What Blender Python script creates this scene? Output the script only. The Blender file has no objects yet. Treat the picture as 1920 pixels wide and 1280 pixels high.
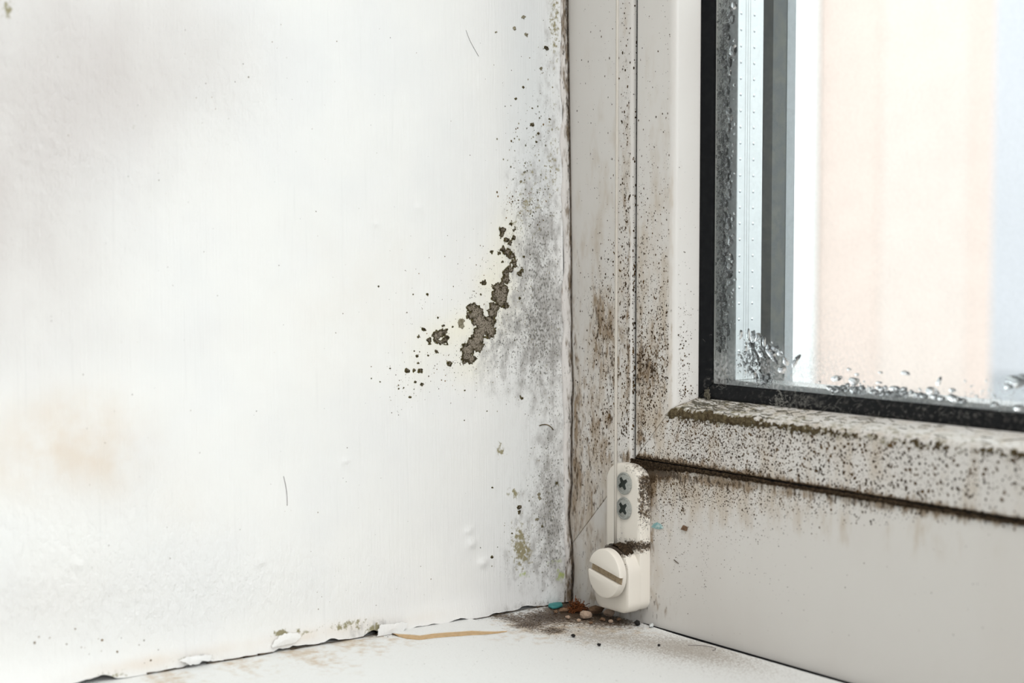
import bpy, math, random
import numpy as np
from mathutils import Vector, Matrix

random.seed(7)
rng = np.random.default_rng(11)
S = bpy.context.scene
COL = S.collection

# ------------------------------------------------------------------ camera
F_PX, CX, CY = 2935.0, 960.0, 640.0
PITCH = math.atan(165 / 2935.0)
YAW = math.atan2(4000, math.hypot(2935, 165))
FWD = np.array([-math.sin(YAW) * math.cos(PITCH), math.cos(YAW) * math.cos(PITCH), -math.sin(PITCH)])
RGT = np.array([math.cos(YAW), math.sin(YAW), 0.0])
UPV = np.cross(RGT, FWD)
def ray(x, y):
    return FWD + RGT * (x - CX) / F_PX - UPV * (y - CY) / F_PX
CAM = -ray(1072, 1128) * 0.430
cam_data = bpy.data.cameras.new('camera')
cam_data.sensor_width = 36.0
cam_data.lens = F_PX / 1920 * 36.0
cam_data.clip_start = 0.01
cam_data.clip_end = 500
cam_data.dof.use_dof = True
cam_data.dof.focus_distance = 0.405
cam_data.dof.aperture_fstop = 15.0
cam = bpy.data.objects.new('camera', cam_data)
cam.matrix_world = Matrix(((RGT[0], UPV[0], -FWD[0], CAM[0]), (RGT[1], UPV[1], -FWD[1], CAM[1]),
                           (RGT[2], UPV[2], -FWD[2], CAM[2]), (0, 0, 0, 1)))
COL.objects.link(cam)
S.camera = cam

# ------------------------------------------------------------------ sky, sun, added fill and key lights, exposure
world = bpy.data.worlds.new('overcast_sky')
S.world = world
world.use_nodes = True
world.node_tree.nodes['Background'].inputs[0].default_value = (0.93, 0.97, 1.0, 1)
world.node_tree.nodes['Background'].inputs[1].default_value = 2.5
lamp = bpy.data.lights.new('overhead_fill_light', 'AREA')  # unseen fill light added overhead to lift the sill and frame
lamp.shape = 'RECTANGLE'
lamp.size, lamp.size_y = 1.0, 0.5
lamp.energy = 16.3
lamp.color = (1.0, 0.985, 0.965)
lamp_o = bpy.data.objects.new('overhead_fill_light', lamp)
lamp_o.location = (0.95, -0.62, 1.66)
lamp_o.rotation_euler = (math.radians(0), 0, 0)
COL.objects.link(lamp_o)
key_light = bpy.data.lights.new('side_key_light', 'AREA')      # key light added on the unseen right side, in front of side_light_frame
key_light.shape = 'RECTANGLE'
key_light.size, key_light.size_y = 0.72, 1.3
key_light.energy = 27
key_light.color = (0.945, 0.975, 1.0)
key_light_o = bpy.data.objects.new('side_key_light', key_light)
key_light_o.location = (2.385, -0.68, 0.95)
key_light_o.rotation_euler = (math.radians(90), 0, math.radians(90))
COL.objects.link(key_light_o)
S.view_settings.view_transform = 'Standard'
S.view_settings.look = 'None'
S.view_settings.gamma = 1.0
S.view_settings.use_curve_mapping = False
S.view_settings.exposure = 0.0
S.cycles.adaptive_threshold = 0.06
S.cycles.max_bounces = 6
S.cycles.diffuse_bounces = 2
S.cycles.glossy_bounces = 2
S.cycles.transmission_bounces = 6
S.cycles.transparent_max_bounces = 12
S.cycles.caustics_reflective = False
S.cycles.caustics_refractive = False

# ------------------------------------------------------------------ pixel -> point on a real plane (metres)
def onY(x, y, Y=0.0):
    r = ray(x, y); return CAM + r * ((Y - CAM[1]) / r[1])
def onX(x, y, X=0.0):
    r = ray(x, y); return CAM + r * ((X - CAM[0]) / r[0])
def onZ(x, y, Z=0.0):
    r = ray(x, y); return CAM + r * ((Z - CAM[2]) / r[2])
def loc2(on, ax, x, y):
    p = on(x, y); return p[ax[0]], p[ax[1]]
def loc_scale(on, ax, x, y):
    a = np.array(loc2(on, ax, x, y)); b = np.array(loc2(on, ax, x + 4, y)); c = np.array(loc2(on, ax, x, y + 4))
    return a, np.hypot(*(b - a)) / 4, np.hypot(*(c - a)) / 4
def conv(on, ax, lst):
    out = []
    for (x, y, sx, sy, a) in lst:
        p, kx, ky = loc_scale(on, ax, x, y)
        out.append((p[0], p[1], sx * kx, sy * ky, a))
    return out
def gsum(U, V, lst):
    f = np.zeros_like(U)
    for (u, v, su, sv, a) in lst:
        f += a * np.exp(-0.5 * (((U - u) / su) ** 2 + ((V - v) / sv) ** 2))
    return f

# ------------------------------------------------------------------ numpy noise
def vnoise(u, v, seed=0):
    iu = np.floor(u).astype(np.int64); iv = np.floor(v).astype(np.int64)
    fu = u - iu; fv = v - iv
    fu = fu * fu * (3 - 2 * fu); fv = fv * fv * (3 - 2 * fv)
    def h(a, b):
        n = (a * 374761393 + b * 668265263 + seed * 974711) & 0x7fffffff
        n = ((n ^ (n >> 13)) * 1274126177) & 0x7fffffff
        return ((n ^ (n >> 16)) & 0xffff) / 65535.0
    return (h(iu, iv) * (1 - fu) + h(iu + 1, iv) * fu) * (1 - fv) + (h(iu, iv + 1) * (1 - fu) + h(iu + 1, iv + 1) * fu) * fv
def fbm(u, v, seed=0, octs=4):
    s = 0; a = 1; t = 0
    for i in range(octs):
        s = s + a * vnoise(u * 2 ** i, v * 2 ** i, seed + i * 17); t += a; a *= 0.5
    return s / t
def sstep(a, b, x):
    t = np.clip((x - a) / (b - a), 0, 1); return t * t * (3 - 2 * t)

# ------------------------------------------------------------------ object helpers
def props(o, label=None, cat=None, group=None, kind=None):
    if label: o['label'] = label
    if cat: o['category'] = cat
    if group: o['group'] = group
    if kind: o['kind'] = kind
    return o
def mesh_np(name, V, Fc, mat, parent=None, smooth=True, attrs=None):
    me = bpy.data.meshes.new(name)
    V = np.asarray(V, dtype=np.float32).reshape(-1, 3)
    if isinstance(Fc, np.ndarray):
        n, k = Fc.shape
        me.vertices.add(len(V)); me.vertices.foreach_set('co', V.ravel())
        me.loops.add(n * k); me.loops.foreach_set('vertex_index', Fc.astype(np.int32).ravel())
        me.polygons.add(n)
        me.polygons.foreach_set('loop_start', np.arange(0, n * k, k, dtype=np.int32))
        me.update(calc_edges=True)
    else:
        me.from_pydata([tuple(map(float, v)) for v in V], [], [tuple(map(int, f)) for f in Fc])
        me.update()
    me.validate()
    me.polygons.foreach_set('use_smooth', [smooth] * len(me.polygons))
    for k2, a in (attrs or {}).items():
        at = me.attributes.new(k2, 'FLOAT', 'POINT')
        at.data.foreach_set('value', np.clip(np.asarray(a, dtype=np.float32).ravel(), 0, 1.5))
    o = bpy.data.objects.new(name, me)
    COL.objects.link(o)
    me.materials.append(mat)
    if parent: o.parent = parent
    return o
def empty(name, loc=(0, 0, 0)):
    o = bpy.data.objects.new(name, None); o.location = loc; o.empty_display_size = 0.01
    COL.objects.link(o); return o
def grid_faces(nu, nv):
    i, j = np.meshgrid(np.arange(nu - 1), np.arange(nv - 1), indexing='ij')
    a = i * nv + j
    return np.stack([a, a + nv, a + nv + 1, a + 1], -1).reshape(-1, 4)
class MB:
    def __init__(s): s.v = []; s.f = []
    def add(s, vs, fs):
        b = len(s.v); s.v += [tuple(v) for v in vs]; s.f += [tuple(i + b for i in f) for f in fs]
    def box(s, x0, x1, y0, y1, z0, z1):
        s.add([(x0, y0, z0), (x1, y0, z0), (x1, y1, z0), (x0, y1, z0), (x0, y0, z1), (x1, y0, z1), (x1, y1, z1), (x0, y1, z1)],
              [(0, 3, 2, 1), (4, 5, 6, 7), (0, 1, 5, 4), (1, 2, 6, 5), (2, 3, 7, 6), (3, 0, 4, 7)])
    def tube(s, pts, r, n=6, r1=None):
        pts = [Vector(p) for p in pts]; m = len(pts); vs = []; fs = []
        for i, p in enumerate(pts):
            t = (pts[min(i + 1, m - 1)] - pts[max(i - 1, 0)]).normalized()
            a = t.orthogonal().normalized() if i == 0 else (a0 - t * a0.dot(t)).normalized()
            a0 = a; b = t.cross(a)
            rr = r if r1 is None else r + (r1 - r) * i / (m - 1)
            for k in range(n):
                th = 2 * math.pi * k / n
                vs.append(p + a * (rr * math.cos(th)) + b * (rr * math.sin(th)))
        for i in range(m - 1):
            for k in range(n):
                fs.append((i * n + k, i * n + (k + 1) % n, (i + 1) * n + (k + 1) % n, (i + 1) * n + k))
        fs.append(tuple(range(n - 1, -1, -1))); fs.append(tuple((m - 1) * n + k for k in range(n)))
        s.add(vs, fs)
    def prism_y(s, loop, ys, insets=None):
        """closed loop of (x,z), stacked at depths ys with optional scale-inset toward centroid; capped both ends"""
        n = len(loop); cx = sum(p[0] for p in loop) / n; cz = sum(p[1] for p in loop) / n
        insets = insets or [0] * len(ys)
        vs = []
        for y, ins in zip(ys, insets):
            for (x, z) in loop:
                d = math.hypot(x - cx, z - cz); k = (d - ins) / d if d > 0 else 1
                vs.append((cx + (x - cx) * k, y, cz + (z - cz) * k))
        fs = []
        for i in range(len(ys) - 1):
            for k in range(n):
                fs.append((i * n + k, i * n + (k + 1) % n, (i + 1) * n + (k + 1) % n, (i + 1) * n + k))
        fs.append(tuple(range(n - 1, -1, -1))); fs.append(tuple((len(ys) - 1) * n + k for k in range(n)))
        s.add(vs, fs)
    def build(s, name, mat, parent=None, smooth=False):
        return mesh_np(name, s.v, s.f, mat, parent, smooth)

# ------------------------------------------------------------------ materials
def srgb(r, g, b):
    f = lambda c: (c / 255 / 12.92) if c / 255 <= 0.04045 else ((c / 255 + 0.055) / 1.055) ** 2.4
    return (f(r), f(g), f(b), 1)
class Mat:
    def __init__(s, name, base, rough=0.6, spec=0.4, metal=0.0):
        s.m = bpy.data.materials.new(name); s.m.use_nodes = True
        s.nt = s.m.node_tree; s.N = s.nt.nodes; s.L = s.nt.links
        s.p = s.N['Principled BSDF']
        s.p.inputs['Base Color'].default_value = base
        s.p.inputs['Roughness'].default_value = rough
        s.p.inputs['Specular IOR Level'].default_value = spec
        s.p.inputs['Metallic'].default_value = metal
        s.col = None; s.base = base; s.bump_out = None
        s.tc = s.N.new('ShaderNodeTexCoord')
    def noise(s, scale=(1000, 1000, 1000), detail=3, rough=0.55, w=0.0):
        mp = s.N.new('ShaderNodeMapping'); mp.inputs['Scale'].default_value = scale; mp.inputs['Location'].default_value = (w, w * 1.7, w * 0.6)
        s.L.new(s.tc.outputs['Object'], mp.inputs['Vector'])
        n = s.N.new('ShaderNodeTexNoise'); n.inputs['Scale'].default_value = 1.0
        n.inputs['Detail'].default_value = detail; n.inputs['Roughness'].default_value = rough
        s.L.new(mp.outputs[0], n.inputs['Vector'])
        return n.outputs['Fac']
    def rng(s, val, a, b, c=0.0, d=1.0, smooth=True):
        r = s.N.new('ShaderNodeMapRange'); r.interpolation_type = 'SMOOTHSTEP' if smooth else 'LINEAR'
        for sock, v in ((0, val), (1, a), (2, b), (3, c), (4, d)):
            if hasattr(v, 'links') or hasattr(v, 'is_linked'): s.L.new(v, r.inputs[sock])
            else: r.inputs[sock].default_value = v
        return r.outputs[0]
    def math(s, op, a, b=0.0):
        m = s.N.new('ShaderNodeMath'); m.operation = op
        for i, v in enumerate((a, b)):
            if isinstance(v, (int, float)): m.inputs[i].default_value = v
            else: s.L.new(v, m.inputs[i])
        return m.outputs[0]
    def attr(s, name):
        a = s.N.new('ShaderNodeAttribute'); a.attribute_name = name; return a.outputs['Fac']
    def mix(s, fac, color):
        mx = s.N.new('ShaderNodeMix'); mx.data_type = 'RGBA'; mx.clamp_factor = True
        if s.col is None: mx.inputs[6].default_value = s.base
        else: s.L.new(s.col, mx.inputs[6])
        if isinstance(color, tuple): mx.inputs[7].default_value = color
        else: s.L.new(color, mx.inputs[7])
        if isinstance(fac, (int, float)): mx.inputs[0].default_value = fac
        else: s.L.new(fac, mx.inputs[0])
        s.col = mx.outputs[2]; s.L.new(s.col, s.p.inputs['Base Color'])
        return s
    def cover(s, attr_name, color, scale, soft=0.18, detail=4, w=0.0, gain=1.0):
        """layer whose coverage is the attribute, broken up by noise"""
        n = s.rng(s.noise(scale, detail, 0.6, w), 0.28, 0.72, 0, 1, False)
        a = s.math('MULTIPLY', s.attr(attr_name), gain)
        t = s.math('SUBTRACT', 1.0, a)
        fac = s.rng(n, s.math('SUBTRACT', t, soft - 0.0), s.math('ADD', t, soft))
        gate = s.rng(s.attr(attr_name), 0.01, 0.12)
        return s.mix(s.math('MULTIPLY', fac, gate), color)
    def bump(s, h, strength=0.3, dist=0.0002):
        b = s.N.new('ShaderNodeBump'); b.inputs['Strength'].default_value = strength; b.inputs['Distance'].default_value = dist
        s.L.new(h, b.inputs['Height'])
        if s.bump_out is not None: s.L.new(s.bump_out, b.inputs['Normal'])
        s.bump_out = b.outputs[0]; s.L.new(s.bump_out, s.p.inputs['Normal'])
        return s

def plain(name, base, rough=0.5, var=0.12, scale=1500, spec=0.4, metal=0.0, bump=0.0, var_col=None):
    m = Mat(name, base, rough, spec, metal)
    c2 = var_col or tuple([max(0, c * (1 - 2.2 * var)) for c in base[:3]] + [1])
    m.mix(m.rng(m.noise((scale,) * 3, 4), 0.35, 0.72), c2)
    if bump: m.bump(m.noise((scale * 1.7,) * 3, 3, w=3.1), 1.0, bump)
    return m

# wall paint: white, brush strokes, plaster lumps, stains with shapes of their own, painted falloff at left
WALL = Mat('wall_paint', srgb(237, 235, 231), 0.55, 0.35)
WALL.mix(WALL.rng(WALL.noise((30, 30, 30), 3), 0.40, 0.70, 0, 0.5), srgb(229, 228, 227))
WALL.mix(WALL.math('MULTIPLY', WALL.attr('pink_falloff'), WALL.rng(WALL.noise((60, 60, 34), 3, 0.5, 2), -0.4, 0.75)), srgb(202, 194, 190))  # pinkish discolouration, deepened at upper left to paint in brightness falloff
WALL.mix(WALL.math('MULTIPLY', WALL.attr('tan'), WALL.rng(WALL.noise((90, 90, 90), 4, 0.6, 5), 0.15, 0.75)), srgb(218, 200, 180))
WALL.mix(WALL.math('MULTIPLY', WALL.attr('blue'), 0.75), srgb(214, 219, 220))
WALL.mix(WALL.math('MULTIPLY', WALL.attr('halo'), 0.42), srgb(246, 238, 208))
WALL.cover('grey', srgb(170, 167, 163), (420, 420, 240), 0.55, 3, 1.0, 0.85)
WALL.cover('grey', srgb(112, 110, 104), (2100, 2100, 1300), 0.2, 3, 7.0, 0.42)
WALL.cover('olive', srgb(150, 142, 112), (900, 900, 900), 0.25, 4, 4.0)
WALL.cover('green', srgb(178, 190, 120), (500, 500, 500), 0.3, 3, 8.0)
WALL.mix(WALL.rng(WALL.noise((1, 900, 30), 2, 0.5, 9), 0.60, 0.80, 0, 0.10), srgb(190, 188, 186))
WALL.bump(WALL.noise((900, 1900, 40), 3, 0.6, 3), 0.55, 0.00022)
WALL.bump(WALL.math('MULTIPLY', WALL.noise((650, 650, 420), 4, 0.6, 6), WALL.math('ADD', WALL.attr('rough'), 0.08)), 0.9, 0.00060)

CAULK = Mat('old_caulk', srgb(216, 211, 206), 0.6, 0.3)
CAULK.cover('grime', srgb(120, 104, 84), (700, 700, 180), 0.3, 3)
CAULK.cover('grime', srgb(66, 58, 48), (1800, 1800, 500), 0.15, 3, 3.0, 0.6)
CAULK.bump(CAULK.noise((1100, 1100, 500), 4), 0.8, 0.0003)

SILL = Mat('sill_paint', srgb(236, 236, 233), 0.5, 0.4)
SILL.mix(SILL.rng(SILL.noise((2600, 2600, 2600), 2), 0.55, 0.74, 0, 0.4), srgb(190, 188, 184))
SILL.cover('tan', srgb(205, 188, 166), (300, 300, 300), 0.45, 3)
SILL.cover('dirt', srgb(128, 112, 94), (700, 700, 700), 0.4, 3, 2.0)
SILL.cover('dirt', srgb(70, 56, 44), (1700, 1700, 1700), 0.2, 3, 5.0, 0.75)
SILL.cover('dust', srgb(176, 168, 158), (2300, 2300, 2300), 0.35, 4, 8.0)
SILL.bump(SILL.noise((1500, 1500, 1500), 3), 0.35, 0.00015)

PVC = Mat('white_pvc', srgb(226, 222, 216), 0.36, 0.45)
PVC.mix(PVC.rng(PVC.noise((60, 60, 25), 3), 0.4, 0.7, 0, 0.35), srgb(220, 214, 207))
PVC.cover('film', srgb(204, 192, 176), (260, 260, 90), 0.5, 3, 1.5)
PVC.cover('brown', srgb(158, 138, 114), (620, 620, 210), 0.34, 3, 2.0)
PVC.cover('brown', srgb(80, 64, 46), (1100, 1100, 420), 0.2, 3, 6.0, 0.62)
PVC.cover('moss', srgb(128, 118, 84), (500, 1100, 1100), 0.3, 3, 4.0)
PVC.cover('moss', srgb(74, 66, 40), (1100, 2200, 2200), 0.2, 3, 9.0, 0.66)
PVC.bump(PVC.noise((500, 500, 300), 3), 0.15, 0.0002)

MOULD = Mat('mould_colony', srgb(104, 95, 80), 0.95, 0.1)
MOULD.mix(MOULD.rng(MOULD.noise((1700,) * 3, 5), 0.40, 0.58), srgb(46, 40, 27))
MOULD.mix(MOULD.math('MULTIPLY', MOULD.rng(MOULD.attr('inner'), 0.35, 1.0), MOULD.rng(MOULD.noise((2600,) * 3, 4, 0.6, 4), 0.36, 0.60)), srgb(150, 140, 126))
MOULD.mix(MOULD.rng(MOULD.attr('inner'), 0.22, 0.0, 0, 0.85), srgb(84, 76, 40))
MOULD.bump(MOULD.noise((3500,) * 3, 3), 0.8, 0.0002)
MOULD_F = Mat('faint_mould', srgb(150, 143, 122), 0.95, 0.1)
MOULD_F.mix(MOULD_F.rng(MOULD_F.noise((1500,) * 3, 4), 0.40, 0.62), srgb(108, 100, 80))
SPECK = Mat('mould_speck', srgb(66, 52, 38), 0.9, 0.1)
SPECK.mix(SPECK.rng(SPECK.noise((260,) * 3, 2), 0.40, 0.66), srgb(104, 82, 56))
SPECK_W = Mat('mould_speck_on_wall', srgb(84, 74, 56), 0.9, 0.1)
SPECK_W.mix(SPECK_W.rng(SPECK_W.noise((300,) * 3, 2), 0.40, 0.62), srgb(132, 110, 80))
SPECK_G = Mat('mould_speck_greenish', srgb(108, 106, 92), 0.9, 0.1)
SPECK_G.mix(SPECK_G.rng(SPECK_G.noise((300,) * 3, 2), 0.42, 0.62), srgb(150, 144, 122))
GRIME = plain('groove_grime', srgb(46, 37, 28), 0.95, 0.2, 1800, 0.1, bump=0.0003, var_col=srgb(84, 69, 52))
RUBBER = plain('black_rubber', srgb(20, 21, 23), 0.6, 0.2, 700, 0.12, var_col=srgb(28, 29, 30))
RUBBER.cover('dust', srgb(92, 90, 86), (900, 900, 900), 0.35, 3)
ALU = plain('aluminium_spacer', srgb(206, 208, 208), 0.34, 0.02, 300, 0.5, metal=0.7)
ALU_DOT = plain('spacer_perforation', srgb(225, 228, 230), 0.2, 0.01, 300, 0.6, metal=0.7)
BUTYL = plain('butyl_seal', srgb(205, 208, 210), 0.5, 0.1, 900, 0.4)
OUTER = plain('weathered_outer_seal', srgb(92, 95, 96), 0.8, 0.1, 260, 0.2, var_col=srgb(108, 108, 101))
OUTER2 = plain('weathered_outer_lip', srgb(176, 179, 182), 0.7, 0.05, 400, 0.3)
CREAM = Mat('cream_plastic', srgb(238, 231, 219), 0.42, 0.45)
CREAM.cover('grime', srgb(120, 104, 84), (900, 900, 900), 0.3, 3)
CREAM.cover('grime', srgb(58, 46, 34), (2300, 2300, 2300), 0.2, 3, 5.0, 0.85)
SLOT = plain('dirty_slot', srgb(176, 156, 128), 0.7, 0.15, 1400, 0.2)
ZINC = plain('zinc_screw', srgb(176, 178, 172), 0.45, 0.15, 2500, 0.5, metal=0.3)
RECESS = plain('dark_recess', srgb(32, 42, 36), 0.5, 0.2, 2000, 0.4)
NYLON = Mat('clear_nylon', srgb(226, 218, 206), 0.25, 0.5)
NYLON.p.inputs['Transmission Weight'].default_value = 0.2
NYLON.mix(NYLON.rng(NYLON.noise((800, 800, 40), 3), 0.5, 0.7, 0, 0.3), srgb(190, 178, 160))
def glass_mat():
    m = bpy.data.materials.new('window_glass'); m.use_nodes = True
    nt = m.node_tree; nt.nodes.clear()
    out = nt.nodes.new('ShaderNodeOutputMaterial'); mx = nt.nodes.new('ShaderNodeMixShader')
    tr = nt.nodes.new('ShaderNodeBsdfTransparent'); tr.inputs[0].default_value = (0.975, 0.99, 0.985, 1)
    gl = nt.nodes.new('ShaderNodeBsdfGlossy'); gl.inputs['Roughness'].default_value = 0.0
    # Schlick reflectance, the same from either side of the sheet
    geo = nt.nodes.new('ShaderNodeNewGeometry'); dt = nt.nodes.new('ShaderNodeVectorMath'); dt.operation = 'DOT_PRODUCT'
    nt.links.new(geo.outputs['Incoming'], dt.inputs[0]); nt.links.new(geo.outputs['Normal'], dt.inputs[1])
    def mth(op, a, b):
        m_ = nt.nodes.new('ShaderNodeMath'); m_.operation = op
        for i_, v_ in enumerate((a, b)):
            if isinstance(v_, (int, float)): m_.inputs[i_].default_value = v_
            else: nt.links.new(v_, m_.inputs[i_])
        return m_.outputs[0]
    inv = mth('SUBTRACT', 1.0, mth('ABSOLUTE', dt.outputs['Value'], 0.0))
    frv = mth('ADD', mth('MULTIPLY', mth('POWER', inv, 5.0), 0.9), 0.025)
    # faint dried dust film
    df = nt.nodes.new('ShaderNodeBsdfDiffuse'); df.inputs[0].default_value = (0.85, 0.85, 0.84, 1)
    tc = nt.nodes.new('ShaderNodeTexCoord'); ns = nt.nodes.new('ShaderNodeTexNoise'); ns.inputs['Scale'].default_value = 1100; ns.inputs['Detail'].default_value = 4
    nt.links.new(tc.outputs['Object'], ns.inputs['Vector'])
    at = nt.nodes.new('ShaderNodeAttribute'); at.attribute_name = 'film'
    mr = nt.nodes.new('ShaderNodeMapRange'); mr.inputs[1].default_value = 0.35; mr.inputs[2].default_value = 0.75
    nt.links.new(ns.outputs['Fac'], mr.inputs[0])
    mu = nt.nodes.new('ShaderNodeMath'); mu.operation = 'MULTIPLY'
    nt.links.new(mr.outputs[0], mu.inputs[0]); nt.links.new(at.outputs['Fac'], mu.inputs[1])
    mx2 = nt.nodes.new('ShaderNodeMixShader')
    nt.links.new(frv, mx.inputs[0]); nt.links.new(tr.outputs[0], mx.inputs[1]); nt.links.new(gl.outputs[0], mx.inputs[2])
    nt.links.new(mu.outputs[0], mx2.inputs[0]); nt.links.new(mx.outputs[0], mx2.inputs[1]); nt.links.new(df.outputs[0], mx2.inputs[2])
    nt.links.new(mx2.outputs[0], out.inputs[0])
    return m
GLASS = glass_mat()
WATER = Mat('water', (1, 1, 1, 1), 0.0, 0.5)
WATER.p.inputs['Transmission Weight'].default_value = 1.0
WATER.p.inputs['IOR'].default_value = 1.33
def see_through(mat, share):
    # thin water: part of the light goes straight through
    nt = mat.m.node_tree; out = nt.nodes['Material Output']; tr = nt.nodes.new('ShaderNodeBsdfTransparent'); mx = nt.nodes.new('ShaderNodeMixShader')
    mx.inputs[0].default_value = share; nt.links.new(mat.p.outputs[0], mx.inputs[1]); nt.links.new(tr.outputs[0], mx.inputs[2]); nt.links.new(mx.outputs[0], out.inputs[0])
see_through(WATER, 0.10)
MIST = Mat('fine_water', (1, 1, 1, 1), 0.0, 0.5)
MIST.p.inputs['Transmission Weight'].default_value = 1.0
MIST.p.inputs['IOR'].default_value = 1.33
see_through(MIST, 0.35)
ROOM = plain('room_paint', srgb(200, 198, 196), 0.8, 0.02, 5)
ROOM_FLOOR = plain('room_floor', srgb(150, 140, 130), 0.6, 0.1, 8)
PEACH = plain('peach_render', (0.74, 0.59, 0.52, 1), 0.9, 0.02, 2)
PALE = plain('white_render', srgb(240, 240, 238), 0.9, 0.01, 2)
PALE2 = plain('pale_peach_render', (0.74, 0.615, 0.55, 1), 0.9, 0.02, 2)
PALEBLUE = plain('pale_blue_render', (0.62, 0.605, 0.63, 1), 0.9, 0.02, 0.3)
ASPHALT = plain('asphalt', (0.36,0.365,0.385,1), 0.9, 0.08, 0.8)
TEAL = plain('teal_paint', srgb(60, 140, 138), 0.6, 0.15, 900)
RUST = plain('rust_fluff', srgb(128, 78, 46), 0.95, 0.2, 1600, 0.1, var_col=srgb(84, 50, 30))
STONE = plain('plaster_crumb', srgb(176, 152, 132), 0.85, 0.12, 1200, 0.2, bump=0.0002)
STONE2 = plain('brown_crumb', srgb(126, 100, 78), 0.85, 0.15, 1200, 0.2, bump=0.0002)
BLACKC = plain('black_crumb', srgb(36, 34, 32), 0.8, 0.1, 1200, 0.2)
WHITEC = plain('white_chip', srgb(226, 230, 228), 0.7, 0.05, 1200, 0.3)
HAIR = plain('dark_hair', srgb(104, 92, 92), 0.6, 0.1, 500)
WEB = plain('cobweb_thread', srgb(160, 158, 150), 0.8, 0.1, 900)
WEB_D = plain('dusty_clump', srgb(122, 116, 100), 0.9, 0.15, 900)
OCHRE = plain('ochre_old_paint', srgb(205, 172, 128), 0.7, 0.08, 900)

# ------------------------------------------------------------------ wall_left : the plastered reveal
LEAN = -0.014
def wall_x(y, z):
    y = np.asarray(y, float); z = np.asarray(z, float)
    x = LEAN * np.clip(z, 0, 0.4)
    x = x + 0.0009 * (fbm(y * 28, z * 22, 3, 3) - 0.5) * sstep(0.0, -0.02, y)
    x = x + 0.00025 * (fbm(y * 160, z * 120, 9, 3) - 0.5)
    # rounded lip of filler along the sill
    x = x + 0.0011 * np.exp(-(np.clip(z, 0, 1) / 0.0042) ** 2) * (0.45 + 0.9 * fbm(y * 90, z * 0 + 2.5, 21, 3)) * sstep(-0.012, -0.03, y)
    return x
def wz_low(y):
    y = np.asarray(y, float)
    n = fbm(y * 260, y * 0 + 0.7, 31, 4)
    low = 0.00005 + 0.0011 * np.clip(n - 0.40, 0, 1) * 1.6
    for (px, w, h) in ((370, 0.0022, 0.0016), (520, 0.0016, 0.0005), (620, 0.0015, 0.0007), (180, 0.004, 0.0010), (697, 0.0022, 0.0014), (985, 0.006, 0.0006), (560, 0.003, 0.0006), (860, 0.003, 0.0005)):
        yc = onX(px, 1276 - (px - 167) * 0.168)[1]
        low = low + h * np.exp(-((y - yc) / w) ** 2)
    return low
W2 = lambda lst: conv(onX, (1, 2), lst)
GREY = W2([(1038, 605, 30, 95, .62), (985, 620, 42, 48, .50), (1000, 500, 26, 70, .42), (1012, 420, 26, 55, .34), (985, 335, 24, 50, .12),
           (1038, 330, 16, 130, .20), (1042, 120, 14, 150, .10), (930, 650, 30, 30, .28), (1036, 850, 20, 70, .48), (1034, 950, 20, 55, .60), (1000, 1045, 34, 36, .34),
           (1045, 1040, 20, 60, .42), (990, 700, 50, 30, .26), (985, 960, 14, 30, .20), (700, 1180, 26, 10, .4), (860, 1168, 22, 6, .3), (372, 1236, 16, 5, .5), (1000, 1140, 45, 9, .5)])
OLIVE = W2([(20, 18, 6, 11, .95), (250, 232, 7, 10, .22), (530, 1186, 8, 4, .6), (700, 1178, 12, 7, .7), (650, 1172, 22, 5, .5), (972, 412, 14, 26, .2), (1003, 375, 18, 20, .22), (975, 1020, 10, 30, .75), (990, 1040, 8, 16, .4), (940, 845, 7, 9, .75), (1000, 330, 22, 14, .22), (995, 390, 12, 10, .2),
            (965, 925, 8, 6, .7), (1046, 300, 8, 70, .3), (1050, 40, 7, 60, .5), (560, 1185, 12, 4, .5), (640, 1170, 34, 7, .25), (205, 1265, 22, 5, .5), (345, 1236, 24, 5, .45), (525, 1187, 10, 5, .6), (250, 640, 20, 3, .1)])
GREEN = W2([(1056, 1078, 9, 7, .6), (978, 1078, 9, 6, .35), (1040, 1055, 8, 7, .3)])
TAN = W2([(300, 1236, 60, 9, .35), (450, 1212, 60, 9, .30), (560, 1194, 40, 8, .35), (200, 1255, 60, 9, .35), (780, 1160, 60, 8, .18), (120, 830, 95, 55, .60), (200, 870, 60, 40, .35), (330, 960, 60, 40, .12), (150, 760, 70, 30, .25), (20, 880, 60, 40, .25), (650, 1176, 60, 10, .30), (760, 640, 200, 160, .06), (700, 560, 120, 90, .10)])
PINK_FALLOFF = W2([(20, 120, 230, 260, .80), (0, 480, 130, 160, .55), (270, 120, 110, 120, .35), (180, 640, 200, 40, .15), (200, 880, 100, 60, .3), (60, 1130, 160, 60, .3), (430, 110, 80, 90, .25)])  # pinkish patches plus painted darkening toward the left edge
BLUE = W2([(1010, 120, 40, 220, .45), (1010, 780, 60, 120, .35), (990, 1000, 60, 120, .4), (1015, 300, 40, 180, .4)])
ROUGH = W2([(100, 1050, 260, 120, .9), (60, 200, 200, 260, .8), (430, 150, 90, 110, .55), (320, 1120, 200, 60, .8), (1010, 900, 40, 200, .35), (560, 1100, 160, 60, .4)])
yc = np.concatenate([np.linspace(-0.25, -0.175, 16)[:-1], np.arange(-0.175, -0.0028, 0.0005), np.linspace(-0.0027, -0.0022, 2)])
zc = np.concatenate([np.array([0.0, 0.0003, 0.0007]), np.arange(0.0012, 0.18, 0.0005), np.linspace(0.182, 1.2, 30)])
Yg, Zg = np.meshgrid(yc, zc, indexing='ij')
low = wz_low(Yg)
Zg = np.where(Zg < 0.006, low + Zg * (0.006 - low) / 0.006, Zg)
Xg = wall_x(Yg, Zg)
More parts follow.
